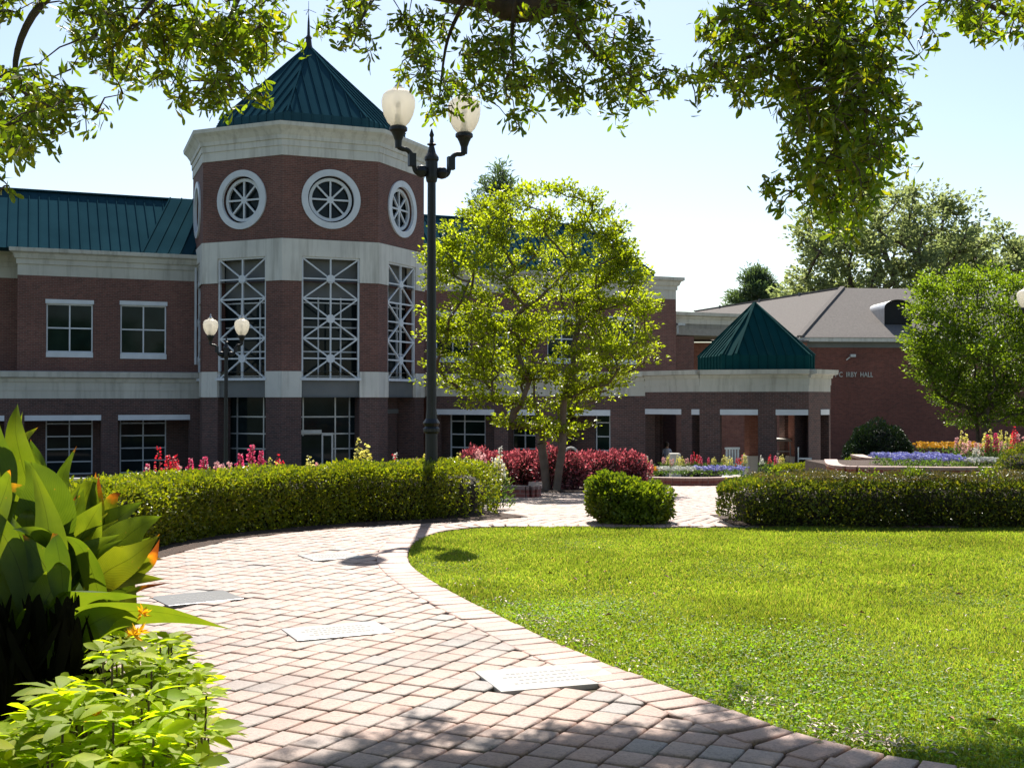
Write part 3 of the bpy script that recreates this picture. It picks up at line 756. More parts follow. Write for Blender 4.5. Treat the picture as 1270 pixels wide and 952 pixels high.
        if k != 1:
            window(fr, wu0-.5, wu1+.5, zB, Z['lb']+.3, gw, (.22,.62,.80) , (.22,.38,.54,.72), B, 'metal_grey', .06, 'glass', 'glazed_screen')
        else:
            g = MB(); g.box(fr,wu0-.5,wu1+.5,.95,1.1,zB,Z['lb']+.2); obj('recess_wall', g, M['brick_dark'], B)
            g = MB(); g.box(fr,wu0+1.4,wu1,.88,.95,zB+3.05,zB+3.25); obj('canopy_ledge', g, M['panel'], B)
# entrance door leaf frame in the frontal face
g = MB(); u_ = wu0+.0; fr, s_ = face(0)
g.box(fr,u_+1.05,u_+1.12,.90,.98,zB,zB+2.25); g.box(fr,u_+1.48,u_+1.56,.90,.98,zB,zB+2.25); g.box(fr,u_+1.12,u_+1.48,.90,.98,zB+2.13,zB+2.25); g.box(fr,u_-.2,u_+1.05,.90,.98,zB+2.22,zB+2.38)
dr = obj('entrance_door', g, M['metal_grey'], B); g = MB(); g.box(fr,u_-.2,u_+1.48,.93,.96,zB,zB+2.13); obj('pane', g, M['glass'], dr)
# tower roof: skirt + octagonal pyramid with seams
apex = Vector((P(384,60,54.5).x, TC.y, 0)); apex.x = TC.x; apex.z = P(384,57,54.5).z
r0 = 4.55; zsk0 = Z['top']-.3; zsk1 = P(384,141,50.3).z
mbTR, mbTS = MB(), MB()
for k in range(8):
    a, b = okt(r0,k), okt(r0,k+1); A0,B0 = Vector((a.x,a.y,zsk0)), Vector((b.x,b.y,zsk0)); A1,B1 = Vector((a.x,a.y,zsk1)), Vector((b.x,b.y,zsk1))
    mbTR.poly([A0,B0,B1,A1]); mbTR.poly([A1,B1,apex])
    nn = (B1-A1).cross(apex-A1).normalized(); e = (B1-A1); L = e.length; e /= L; mid = (A1+B1)/2
    ns = 8
    for i in range(ns):
        x = L*(i+.5)/ns; s0 = A1+e*x; fr_ = 1-abs(x-L/2)/(L/2); s1 = s0+(apex-mid)*fr_
        mbTR.beam(s0+nn*.025, s1+nn*.025, .035,.06, nn)
        o2 = Vector((nn.x,nn.y,0)).normalized(); mbTR.beam(s0+o2*.02-Vector((0,0,zsk1-zsk0)), s0+o2*.02, .035,.05, o2)
    mbTS.beam(A1+Vector((0,0,.03)), apex+Vector((0,0,.03)), .08,.09)
mbTF = MB(); mbTF.poly([(*okt(5.5,k),Z['top']-.02) for k in range(8)])
# --- emit building parts
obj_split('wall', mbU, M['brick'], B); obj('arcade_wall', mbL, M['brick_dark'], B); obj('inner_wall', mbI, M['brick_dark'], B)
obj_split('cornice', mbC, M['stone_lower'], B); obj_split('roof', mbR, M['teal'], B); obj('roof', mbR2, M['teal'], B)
obj('roof_deck', mbF, M['concrete'], B); obj('tower_deck', mbTF, M['concrete'], B)
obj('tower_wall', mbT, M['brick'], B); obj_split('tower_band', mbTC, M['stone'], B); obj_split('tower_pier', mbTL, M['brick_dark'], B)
trf = obj('tower_roof', mbTR, M['teal'], B); obj('hip_cap', mbTS, M['teal'], trf)
m_ = MB(); m_.lathe(apex, [(.28,-.35),(.16,.02),(.13,.3),(.17,.36),(.07,.5),(.05,1.1),(.015,1.5),(.01,2.1)], 10)
for a in range(3): m_.beam(apex+Vector((0,0,1.7)), apex+Vector((.35*math.cos(a*2.1),.35*math.sin(a*2.1),1.55)), .02,.02)
obj('spire', m_, M['iron'], trf)
# core walls inside tower so that sky does not show through
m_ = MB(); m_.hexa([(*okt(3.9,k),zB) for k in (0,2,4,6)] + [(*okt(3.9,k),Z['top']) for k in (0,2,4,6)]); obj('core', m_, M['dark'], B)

# --- colonnade to the right and the pavilion
Q0 = P(529,500,54.6); Q1 = P(800,500,49.5); Q2 = P(868,500,47.2); Q3 = P(1003,500,46.0); Q4 = P(1030,500,47.4)
CO = thing('brick_colonnade', 'one-storey brick colonnade with stone cornice curving from the tower to the pavilion', 'colonnade', (Q0.x, Q0.y, zB))
def seg(a, b): 
    ang = math.degrees(math.atan2(b.y-a.y, b.x-a.x)); return Fr(a.x, a.y, ang), (b-a).length
fr, Ls = seg(Q0.xy, Q1.xy)
zt, zb_ = fr.uz(700,462)[1], fr.uz(700,491)[1]; zlt2, zlb2 = fr.uz(700,508)[1], fr.uz(700,515)[1]
cb, cc, cl = MB(), MB(), MB()
ops = [(540,613),(630,664),(700,757)]
def ops_u(f_, lst): return [(f_.uz(a,500)[0], f_.uz(b,500)[0]) for a,b in lst]
hs = [(a,b,zB-.5,zlb2) for a,b in ops_u(fr,ops)]
wall(cb, fr, 0, Ls, zB, zb_, hs, 0, .55, back=True)
LS = ((0,.0),(.30,.0),(.30,.03),(.62,.03),(.62,.09),(.76,.12),(.80,.32),(1.0,.34))
cornice_profile(cc, fr, -.3, Ls, zb_, zt, 0, steps=LS)
for a,b,_,_ in hs: m_ = MB(); m_.box(fr,a,b,-.02,.4,zlb2,zlt2); obj('lintel', m_, M['white'], CO)
# glazed inner wall
hin = [(a+(.0 if i!=1 else -.5), a+(b-a)*(.62,.85,1.0)[i], zB+.2, zlb2+.3) for i,(a,b,_,_) in enumerate(hs)]
hin[2] = (hs[2][0]+.9, hs[2][1]+.4, zB+.2, zlb2+.3)
inn = MB(); wall(inn, fr, -.5, Ls+.3, zB, zb_, hin, 1.3, .2)
for a,b,c,d_ in hin: window(fr,a+.01,b-.01,c,d_-.01,1.36,(.4,),5,CO,'white',.055,'glass_green')
roofp = MB(); roofp.poly([fr.p(-.3,-.25,zt),fr.p(Ls,-.25,zt),fr.p(Ls,8,zt-.0),fr.p(-.3,8,zt-.0)])
inn.poly([fr.p(-.3,.55,zb_-.3),fr.p(Ls,.55,zb_-.3),fr.p(Ls,1.3,zb_-.3),fr.p(-.3,1.3,zb_-.3)])
# open bay and pavilion front
zp = -1.45
PV = thing('garden_pavilion', 'open brick pavilion with square piers, stone cornice and green metal pyramid roof', 'pavilion', (10.5, 49.5, zp))
fr2, L2 = seg(Q1.xy, Q2.xy); fr3, L3 = seg(Q2.xy, Q3.xy); fr4, L4 = seg(Q3.xy, Q4.xy)
pb, pc = MB(), MB()
for f_, L_, opx, pyr in ((fr2,L2,[(792,845),(858,877)],(507,513.5)),(fr3,L3,[(893,940),(962,1004)],(505,511.5)),(fr4,L4,[(1017.5,1028)],(503,510))):
    mid = sum(opx[0])/2
    zt3, zb3 = f_.uz(mid, {0:460,1:457.5,2:456.5}[(fr2,fr3,fr4).index(f_)])[1], f_.uz(mid, 486)[1]
    z1_, z0_ = f_.uz(mid, pyr[0])[1], f_.uz(mid, pyr[1])[1]
    if f_ is fr2: zt3_, zb3_ , z1s, z0s = zt3, zb3, z1_, z0_
    zt3, zb3, z1_, z0_ = zt3_, zb3_, z1s, z0s
    hs2 = [(max(.02,f_.uz(a,500)[0]), min(L_-.02,f_.uz(b,500)[0]), zp-1, z0_) for a,b in opx]
    wall(pb, f_, 0, L_, zp-.6, zb3, hs2, 0, .6, back=True)
    pb.poly([f_.p(0,.6,zb3),f_.p(L_,.6,zb3),f_.p(L_,0,zb3),f_.p(0,0,zb3)])
    cornice_profile(pc, f_, 0, L_, zb3, zt3, 0, -.1, .15, steps=LS)
    for a,b,_,_ in hs2: m_ = MB(); m_.box(f_,a,b,-.025,.4,z0_,z1_); obj('lintel', m_, M['white'], PV)
# close the right flank with a rear return and rear piers (warm bounce light painted into the brick of some)
fr5, L5 = seg(Q4.xy, Vector((Q4.x-.6, Q4.y+4.4)))
hs5 = [(.7,1.9,zp-1,z0_),(2.6,3.8,zp-1,z0_)]
wall(pb, fr5, 0, L5, zp-.6, zb3, hs5, 0, .5, back=True); cornice_profile(pc, fr5, 0, L5, zb3, zt3, 0, .1, 0, steps=LS)
roofv = MB(); ring_ = [Q1, Q2, Q3, Q4, Vector((Q4.x-.6,Q4.y+4.4,0)), Vector((8.3,52.6,0)), Vector((5.0,53,0))]
cx_, cy_ = P(936,400,50.2).x, 50.2
inner = 2.35
for i in range(8):     # annular flat roof round the pyramid's drum
    pass
roofv.poly([(p.x,p.y,zt3-.01) for p in ring_])
roofv.poly([(p.x,p.y,zb3+.02) for p in ring_])
obj('roof_deck', roofv, M['soffit'], PV)
for px_, D_ in ((935,51.0),(990,50.6)):
    q = P(px_,520,D_); m_ = MB(); f_ = Fr(q.x,q.y,8); m_.box(f_,-.32,.32,-.32,.32,zp-.4,zb3); cpl = obj('rear_pier', m_, M['brick_lit_tint'], PV)
    m_ = MB(); m_.box(f_,-.42,.42,-.42,.42,zp-.4,zp+.6); obj('pier_base', m_, M['stone'], cpl)
q = P(809,520,50.5); m_ = MB(); f_ = Fr(q.x,q.y,0); m_.box(f_,-.28,.28,-.28,.28,zp-.6,zb3); obj('rear_pier', m_, M['brick_dark'], PV)
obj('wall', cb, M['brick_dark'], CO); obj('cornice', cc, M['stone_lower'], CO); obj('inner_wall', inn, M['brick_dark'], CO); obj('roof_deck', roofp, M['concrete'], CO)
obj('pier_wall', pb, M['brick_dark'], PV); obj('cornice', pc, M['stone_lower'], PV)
# pyramid roof (8 sided) 
pr, pa = MB(), MB(); ap = Vector((cx_, cy_, P(936,376,cy_).z)); rr0 = P(1004,440,cy_).x-cx_; zk1 = P(936,440,cy_-rr0).z; zk0 = zt3-.1
O8 = [(-1.75,-2.25),(1.75,-2.25),(2.25,-1.75),(2.25,1.75),(1.75,2.25),(-1.75,2.25),(-2.25,1.75),(-2.25,-1.75)]
def o8(k):
    x_, y_ = O8[k%8]; x_ *= rr0/2.6; y_ *= rr0/2.6; ca_, sa_ = math.cos(R(9)), math.sin(R(9)); return Vector((cx_+x_*ca_-y_*sa_, cy_+x_*sa_+y_*ca_, 0))
for k in range(8):
    a, b = o8(k), o8(k+1); A0 = Vector((a.x,a.y,zk0)); B0 = Vector((b.x,b.y,zk0)); A1 = Vector((a.x,a.y,zk1)); B1 = Vector((b.x,b.y,zk1))
    pr.poly([A0,B0,B1,A1]); pr.poly([A1,B1,ap]); nn = (B1-A1).cross(ap-A1).normalized(); e = (B1-A1); L = e.length; e /= L; mid = (A1+B1)/2
    nsm = 8 if k % 2 == 0 else 2
    for i in range(nsm):
        x = L*(i+.5)/nsm; s0 = A1+e*x; f_ = 1-abs(x-L/2)/(L/2); pr.beam(s0+nn*.02, s0+(ap-mid)*f_+nn*.02, .03,.05, nn)
        o2 = Vector((nn.x,nn.y,0)).normalized(); pr.beam(s0+o2*.015-Vector((0,0,zk1-zk0)), s0+o2*.015, .03,.04, o2)
    pa.beam(A1+Vector((0,0,.03)), ap+Vector((0,0,.03)), .10,.08)
rf = obj('roof', pr, M['green_metal'], PV); obj('hip_cap', pa, M['green_metal'], rf)

# --- walkway canopy between the building and the hall
WK = thing('covered_walkway', 'grey flat-roofed walkway canopy behind the pavilion roof', 'walkway', (9.5, 62, zB))
fr, L_ = seg(P(841,400,64).xy, P(928,400,66).xy)
m_ = MB(); cornice_profile(m_, fr, -.5, L_, fr.uz(870,408)[1], fr.uz(870,388)[1], 0, steps=LS); obj('fascia', m_, M['stone_lower'], WK)
m_ = MB(); m_.box(fr, -.5, L_, .0, 5, fr.uz(870,416)[1], fr.uz(870,389)[1]); obj('roof', m_, M['soffit'], WK)
m_ = MB(); a, b = fr.uz(840,430)[0], fr.uz(862,430)[0]; m_.box(fr, a, b, .1, 1.6, zB, fr.uz(870,417)[1]); obj('pier', m_, M['brick'], WK)
fr, L_ = seg(P(845,400,69).xy, P(1003,400,69).xy)
m_ = MB(); z0_ = fr.uz(870,424)[1]; z1_ = fr.uz(870,411)[1]
m_.hexa([fr.p(0,0,z0_),fr.p(L_,0,z0_),fr.p(L_,5,z1_),fr.p(0,5,z1_),fr.p(0,0,z0_+.1),fr.p(L_,0,z0_+.1),fr.p(L_,5,z1_+.1),fr.p(0,5,z1_+.1)]); obj('lean_to_roof', m_, M['shingle'], WK)
m_ = MB(); m_.box(fr,0,L_,.4,4.9,zB,z0_-.01); obj('back_wall', m_, M['brick_lit_tint'], WK)

# --- brick hall on the right
HL = thing('brick_hall', 'long red brick hall with grey hipped roof behind the pavilion', 'building', (24, 72, zB))
fh, Lh = seg(P(1000,430,70).xy, P(1420,430,71.5).xy)
zw = fh.uz(1060,431)[1]; zev = fh.uz(1060,419)[1]
m_ = MB(); wall(m_, fh, 0, Lh, zB, zw, [], 0, .3); fl = Fr(fh.p(0,0,0).x, fh.p(0,0,0).y, math.degrees(fh.a)+90)
wall(m_, fl, 0, 20, zB, zw, [], 0, .3); m_.poly([fh.p(0,20,zB),fh.p(Lh,20,zB),fh.p(Lh,20,zw),fh.p(0,20,zw)]); obj('wall', m_, M['brick_hall'], HL)
m_ = MB(); m_.box(fh,-.05,Lh,-.05,.3,zw,zev-.25); m_.box(fl,.0,20,-.05,.3,zw,zev-.25); obj('frieze', m_, M['panel'], HL)
m_ = MB(); m_.box(fh,-.6,Lh,-.55,.5,zev-.25,zev-.02); m_.box(fl,-.5,20,-.1,.5,zev-.25,zev-.02); obj('gutter', m_, M['stone'], HL)
# roof: hip from the left front corner up to the ridge
zap = P(1045,357,79).z
apx = P(1045,357,79); E0 = fh.p(-.6,-.6,zev); E1 = fh.p(Lh,-.6,zev)
m_ = MB(); rgt = Vector((apx.x+40, apx.y+1.4, zap-.4)); lft = P(862,386,112); eL = P(780,400,92); eL.z = zev
m_.poly([E0, E1, rgt, apx]); m_.poly([E0, apx, lft, P(858,400,100)*1.0]); m_.poly([apx, rgt, rgt+Vector((0,16,-4.0)), apx+Vector((0,30,-7))])
m_.beam(E0+Vector((0,0,.05)), apx+Vector((0,0,.05)), .3,.12); m_.beam(apx+Vector((0,0,.02)), lft+Vector((0,0,.02)), .3,.1)
obj('roof', m_, M['shingle'], HL)
for f_ in (.25,.5,.8):
    q = apx.lerp(lft, f_)+Vector((.0,-1.3,-.8)); m_ = MB(); m_.tube([q, q+Vector((0,0,.9))], .09, 8); obj('vent_pipe', m_, M['panel'], HL)
q = P(1114,391,71.7); dm = MB(); fd = Fr(q.x, q.y, 0)
r_ = .85; n = 12
for i in range(n):
    a0, a1r = math.pi*i/n, math.pi*(i+1)/n
    dm.poly([fd.p(-r_*math.cos(a0),0,q.z+.45+r_*.62*math.sin(a0)), fd.p(-r_*math.cos(a1r),0,q.z+.45+r_*.62*math.sin(a1r)), fd.p(-r_*math.cos(a1r),3.5,q.z+.45+r_*.62*math.sin(a1r)), fd.p(-r_*math.cos(a0),3.5,q.z+.45+r_*.62*math.sin(a0))])
dv = MB(); dv.poly([fd.p(-r_*math.cos(math.pi*i/n),.25,q.z+.45+r_*.62*math.sin(math.pi*i/n)) for i in range(n+1)]+[fd.p(r_,.25,q.z-.5),fd.p(-r_,.25,q.z-.5)])
dm.poly([fd.p(-r_,0,q.z+.45),fd.p(-r_,3.5,q.z+.45),fd.p(-r_,3.5,q.z-.6),fd.p(-r_,0,q.z-.6)]); dm.poly([fd.p(r_,0,q.z+.45),fd.p(r_,3.5,q.z+.45),fd.p(r_,3.5,q.z-.6),fd.p(r_,0,q.z-.6)])
dvo = obj('dormer_vent', dm, M['metal_grey'], HL); obj('louvre', dv, M['dark'], dvo)
def text_mb(body, fr, px0, px1, py_mid, h, w, name, mat, parent):
    cu = bpy.data.curves.new('txt', 'FONT'); cu.body = body; cu.size = 1; cu.extrude = .03; cu.space_character = 1.05
    o = bpy.data.objects.new('txt', cu); COL.objects.link(o); dg = bpy.context.evaluated_depsgraph_get(); me = bpy.data.meshes.new_from_object(o.evaluated_get(dg))
    xs = [v.co.x for v in me.vertices]; ys_ = [v.co.y for v in me.vertices]; u0, u1 = fr.uz(px0,py_mid)[0], fr.uz(px1,py_mid)[0]; zc = fr.uz((px0+px1)/2,py_mid)[1]
    s = (u1-u0)/(max(xs)-min(xs)); m_ = MB()
    m_.v = [tuple(fr.p(u0+(v.co.x-min(xs))*s, w-v.co.z*1.0, zc+((v.co.y-min(ys_))/(max(ys_)-min(ys_))-.5)*h)) for v in me.vertices]; m_.f = [list(p.vertices) for p in me.polygons]
    bpy.data.objects.remove(o); return obj(name, m_, mat, parent)
text_mb('Y C  IRBY  HALL', fh, 1034, 1082, 464.3, .30, -.06, 'lettering', M['stone'], HL)
q = P(1057,441,69.7); m_ = MB(); m_.box(Fr(q.x,q.y,0),-.16,.16,-.2,.1,q.z-.08,q.z+.08); m_.beam(q+Vector((-.35,0,-.25)),q+Vector((-.1,0,-.05)),.06,.06); obj('floodlight', m_, M['metal_grey'], HL)
q = W0.p(uR1+.05,-.1,zof(W0,838,402)); m_ = MB(); m_.box(Fr(q.x,q.y,PHI),-.05,.4,-.1,.1,q.z-.06,q.z+.06); m_.beam(q+Vector((0,0,-.5)),q,.06,.06); obj('floodlight', m_, M['metal_grey'], B)

# ================================================================== STREET LAMPS
def lamp_glass():
    m = bpy.data.materials.new('frosted_globe'); m.use_nodes = True; t = m.node_tree; t.nodes.clear()
    out = t.nodes.new('ShaderNodeOutputMaterial'); b = t.nodes.new('ShaderNodeBsdfPrincipled'); b.inputs['Base Color'].default_value = (.86,.82,.72,1); b.inputs['Roughness'].default_value = .25
    tr = t.nodes.new('ShaderNodeBsdfTranslucent'); tr.inputs[0].default_value = (.95,.9,.8,1); tp = t.nodes.new('ShaderNodeBsdfTransparent'); tp.inputs[0].default_value = (1,.97,.9,1)
    m1 = t.nodes.new('ShaderNodeMixShader'); m1.inputs[0].default_value = .6; m2 = t.nodes.new('ShaderNodeMixShader'); m2.inputs[0].default_value = .10
    t.links.new(b.outputs[0], m1.inputs[1]); t.links.new(tr.outputs[0], m1.inputs[2]); t.links.new(m1.outputs[0], m2.inputs[1]); t.links.new(tp.outputs[0], m2.inputs[2]); t.links.new(m2.outputs[0], out.inputs[0]); return m
M['globe'] = lamp_glass()
def make_lamp(hub, label, arm=.49, rise=1.0, g=1.0, swap=0):
    tn = local(thing('street_lamp', label, 'street lamp', (0,0,0), 'black double-globe lamp posts')); 
    m_ = MB(); m_.lathe((0,0,0), [(.24,0),(.24,.12),(.2,.16),(.17,.3),(.15,.42),(.11,.5),(.09,.6),(.085,1.15),(.115,1.18),(.115,1.22),(.09,1.25),(.12,1.30),(.08,1.36),(.07,1.5),(.058,hub-.2),(.075,hub-.18),(.085,hub-.12),(.085,hub+.1),(.1,hub+.12),(.1,hub+.16),(.06,hub+.22),(.035,hub+.32),(.07,hub+.34),(.03,hub+.37),(.022,hub+.44),(.035,hub+.47),(.006,hub+.56)], 16)
    obj('post', m_, M['iron'], tn, smooth=False)
    for s in (-1, 1):
        m_ = MB(); z = hub-.05
        pts = [(s*.05,0,z),(s*.16,0,z-.04),(s*.24,0,z),(s*.27,0,z+.12),(s*.30,0,z+.22),(s*.36,0,z+.28),(s*.43,0,z+.29),(s*arm,0,z+.31)]
        m_.tube(catmull([Vector(p) for p in pts],4), .035, 8)
        m_.lathe((s*.15,0,z), [(.01,-.085),(.06,-.07),(.09,0),(.06,.07),(.01,.085)], 12)
        m_.box(Fr(s*.29,0,0),-.05,.05,-.04,.04,z+.06,z+.24)
        cz = z+.30
        m_.lathe((s*arm,0,cz), [(.045,0),(.05,.1),(.075,.17),(.10,.22),(.125,.24),(.125,.28),(.10,.30)], 16)
        ar = obj('arm', m_, M['iron'], tn, smooth=False)
        gb = MB(); b = cz+.30
        gb.lathe((s*arm,0,b), [(.10*g,0),(.155*g,.06*g),(.205*g,.16*g),(.232*g,.27*g),(.235*g,.35*g),(.215*g,.43*g),(.16*g,.48*g),(.085*g,.50*g),(.085*g,.53*g),(.05*g,.545*g)], 24)
        go = obj('globe', gb, M['globe'], tn, smooth=True)
        gb = MB(); gb.lathe((s*arm,0,b+.50*g), [(.05,.02),(.055,.06),(.03,.09),(.02,.12),(.03,.14),(.004,.18)], 12); obj('finial', gb, M['metal_grey'], go)
        gb = MB(); gb.lathe((s*arm,0,b-.02), [(.075,0),(.06,.12),(.035,.2),(.035,.33),(.01,.36)], 10); obj('lamp_core', gb, M['panel'], go)
    return tn
la = make_lamp(4.86, 'tall black lamp post with two glass globes standing in the near hedge')
la.location = (P(535,600,16.35).x, 16.35, -.03); la.rotation_euler[2] = R(24)
lb = copy_tree(la); lb['label'] = 'distant black lamp post with two globes in front of the left side of the tower'
q = P(280,600,37); lb.location = (q.x, 37, P(280,416,37).z-5.4); lb.rotation_euler[2] = R(3)
lc = copy_tree(la); lc['label'] = 'lamp post at the right edge beside the leafy tree, one globe in view'
q = P(1293,600,33); lc.location = (q.x, 33, P(1270,382,33).z-5.4); lc.rotation_euler[2] = R(10)

# ================================================================== HEDGES AND SHRUBS
def hedge(name, label, path, width, height, n, mat, leaf=(.035,.02), base_z=None, cat='hedge', group=None, top_mat=None, seed=0, rnd=.25, core_c='twig', lumps=.06):
    """path: list of Vector xy (centre line)."""
    pts = catmull(path, 6) if len(path) > 2 else [path[0].lerp(path[1], i/12) for i in range(13)]
    c0 = pts[len(pts)//2]; zb = tz(c0.y) if base_z is None else base_z
    tn = thing(name, label, cat, (c0.x, c0.y, zb), group)
    P_ = np.array([(p.x,p.y) for p in pts]); D_ = np.diff(P_, axis=0); Ls = np.linalg.norm(D_,axis=1); cum = np.concatenate([[0],np.cumsum(Ls)]); tot = cum[-1]
    # sample on perimeter: superellipse cross-section
    s = rng.uniform(-width*.5, tot+width*.5, n); th = rng.random(n)
    sc = np.clip(s, 0, tot); idx = np.clip(np.searchsorted(cum, sc)-1, 0, len(Ls)-1); f = (sc-cum[idx])/Ls[idx]
    base = P_[idx]+D_[idx]*f[:,None]; tg = D_[idx]/Ls[idx][:,None]; nr = np.stack([-tg[:,1], tg[:,0]],1)
    over = np.maximum(np.maximum(-s, s-tot), 0); endf = np.sqrt(np.clip(1-(over/(width*.5))**2, .0, 1))
    e = .5; ct, st = np.cos(th), np.sin(th)
    per = 2*height+width; q_ = th*per; aa = np.where(q_ < height, 1.0, np.where(q_ < height+width, 1-2*(q_-height)/width, -1.0)); bb = np.where(q_ < height, 2*q_/height-1, np.where(q_ < height+width, 1.0, 1-2*(q_-height-width)/height))
    kk = (np.abs(aa)**5+np.clip(bb,0,1)**5)**(-.2); aa = aa*kk; bb = np.where(bb > 0, bb*kk, bb); ct = aa; st = np.clip(bb,0,1)
    hx = aa*width/2*np.where(bb < -.3, 1-.12*(-.3-bb), 1); hz = (bb+1)/2*height
    dep = rng.random(n)**1.6*.22; k = 1-dep
    lump = 1+lumps*np.sin(base[:,0]*3.1+seed)*np.cos(base[:,1]*2.7+hz*3) + lumps*.7*np.sin(base[:,0]*7.3+hz*5+seed)
    hx = hx*k*endf*lump; hz = np.maximum(.03, (hz-height*.4)*k*(.55+.45*endf)*lump+height*.4)
    hz *= np.clip(rng.normal(1,.03,n), .9, 1.12)
    pos = np.stack([base[:,0]+nr[:,0]*hx - np.where(s<0,1,0)*tg[:,0]*over + np.where(s>tot,1,0)*tg[:,0]*over, base[:,1]+nr[:,1]*hx - np.where(s<0,1,0)*tg[:,1]*over + np.where(s>tot,1,0)*tg[:,1]*over, zb+hz],1)
    outw = norm(np.stack([nr[:,0]*ct, nr[:,1]*ct, np.abs(st)+.2],1)); ax = norm(outw*.7+rdir(n)*.8+np.array([0,0,.25])); nn = norm(rdir(n)+outw*.6)
    L = leaf[0]*rng.uniform(.6,1.35,n); v, fc = leaf_arrays(pos, ax, nn, L, L*leaf[1]/leaf[0])
    numpy_mesh('leaves', v, fc, mat, tn)
    # twig core
    d0 = (pts[0]-pts[1]).normalized(); d1 = (pts[-1]-pts[-2]).normalized(); pts0 = pts; pts = [pts[0]+d0*width*.3] + list(pts) + [pts[-1]+d1*width*.3]
    mb = MB(); m = 10; first = None
    for i, p in enumerate(pts):
        tgv = (pts[min(i+1,len(pts)-1)]-pts[max(i-1,0)]).normalized(); nv = Vector((-tgv.y, tgv.x)); kf = .72 if 0 < i < len(pts)-1 else .5
        for j in range(m):
            a = math.pi*j/(m-1); c = math.copysign(abs(math.cos(a))**.5, math.cos(a))*width/2*kf; z = abs(math.sin(a))**.5*height*.80*(kf/.72)**.4; c *= (.62 if j in (0,m-1) else 1); mb.v.append((p.x+nv.x*c, p.y+nv.y*c, zb+z))
    for i in range(len(pts)-1):
        for j in range(m-1): a = i*m+j; mb.f.append([a,a+1,a+m+1,a+m])
    mb.f.append(list(range(m))); mb.f.append([(len(pts)-1)*m+j for j in range(m)][::-1])
    obj('branches', mb, M[core_c], tn)
    # bare stems low down
    mb = MB()
    for i in range(int(tot*9)+4):
        q = random.choice(pts0); q = Vector((q.x+random.uniform(-1,1)*width*.2, q.y+random.uniform(-1,1)*width*.2)); mb.tube([(q.x,q.y,zb-.02),(q.x+random.uniform(-.1,.1),q.y+random.uniform(-.1,.1),zb+height*.6)], [.012,.006], 5)
    obj('stem', mb, M['bark'], tn)
    return tn
hw = 1.45
hc = []
for i, p in enumerate(hf[:9]):
    a = hf[max(i-1,0)]; b = hf[min(i+1,len(hf)-1)]; tg = (b-a).normalized(); nr = Vector((tg.y,-tg.x)); nr = nr if nr.y > 0 else -nr; hc.append(p + nr*(hw/2+.18))
hc[0] = hc[0]+Vector((-.55,0))
hedge('clipped_hedge', 'long curving yellow-green clipped hedge along the left side of the path', hc, hw, .69, 95000, M['f_hedge'], (.045,.026), base_z=0, seed=1)
ry = G(900,657).y
x0 = G(905,657).x
HR = hedge('clipped_hedge', 'flat-topped dark green hedge with brown clipped top behind the lawn at right', [Vector((x0+.72,ry+.75)),Vector((5,ry+.78)),Vector((8,ry+.75)),Vector((11.5,ry+.7))], 1.45, .57, 70000, M['f_hedge_dark'], (.042,.024), base_z=0, seed=4)
# brown trimmed twiggy top of that hedge
n = 34000; X = rng.uniform(x0+.5, 11.5, n); Y = rng.uniform(ry+.2, ry+1.4, n); Zt = .595+.02*np.sin(X*5)+rng.normal(0,.022,n)
v, fc = leaf_arrays(np.stack([X,Y,Zt],1), norm(rdir(n)+np.array([0,0,.5])), rdir(n), rng.uniform(.02,.045,n), .02); numpy_mesh('clipped_top', v, fc, M['f_hedge_brown'], HR)
# tufts sprouting above
tf = []
for cxp, k in ((1132,260),(1075,80),(960,60),(1225,120)):
    q = P(cxp,596,ry+.5); tf.append(np.stack([rng.normal(q.x,.07,k), rng.normal(ry+.5,.08,k), .52+rng.random(k)*.2],1))
tf = np.concatenate(tf); v, fc = leaf_arrays(tf, norm(rdir(len(tf))+np.array([0,0,1.])), rdir(len(tf)), .045, .026); numpy_mesh('sprout', v, fc, M['f_bush'], HR)
q = G(786,654); 
bush_q = q
# shrub mass builder for irregular shrubs
def shrub(name, label, blobs, mat, n, leaf, cat='shrub', group=None, core='twig', up=.5):
    """blobs: (x,y,z,rx,ry,rz)"""
    b0 = blobs[0]; zb = min(b[2]-b[5] for b in blobs); tn = thing(name, label, cat, (b0[0], b0[1], zb), group)
    vol = np.array([b[3]*b[5] for b in blobs]); pick = rng.choice(len(blobs), n, p=vol/vol.sum()); Bb = np.array(blobs)[pick]
    d = rdir(n); rr = (1-rng.random(n)**1.5*.35)*(1+.12*np.sin(d[:,0]*7+Bb[:,0]*3)*np.cos(d[:,2]*6)); pos = Bb[:,:3]+d*rr[:,None]*Bb[:,3:]
    ax = norm(d*.8+rdir(n)*.8+np.array([0,0,up])); L = leaf[0]*rng.uniform(.6,1.4,n)
    v, fc = leaf_arrays(pos, ax, norm(rdir(n)+d*.5), L, L*leaf[1]/leaf[0]); numpy_mesh('leaves', v, fc, mat, tn)
    import bmesh
    bm = bmesh.new()
    for b in blobs:
        r_ = bmesh.ops.create_icosphere(bm, subdivisions=2, radius=1.0); 
        for vv in r_['verts']: vv.co = Vector((b[0]+vv.co.x*b[3]*.74, b[1]+vv.co.y*b[4]*.74, b[2]+vv.co.z*b[5]*.74))
    me = bpy.data.meshes.new('branches'); bm.to_mesh(me); bm.free()
    for vv in me.vertices: vv.co -= ROOT[tn.name]
    me.materials.append(M[core]); o = bpy.data.objects.new('branches', me); COL.objects.link(o); o.parent = tn
    return tn
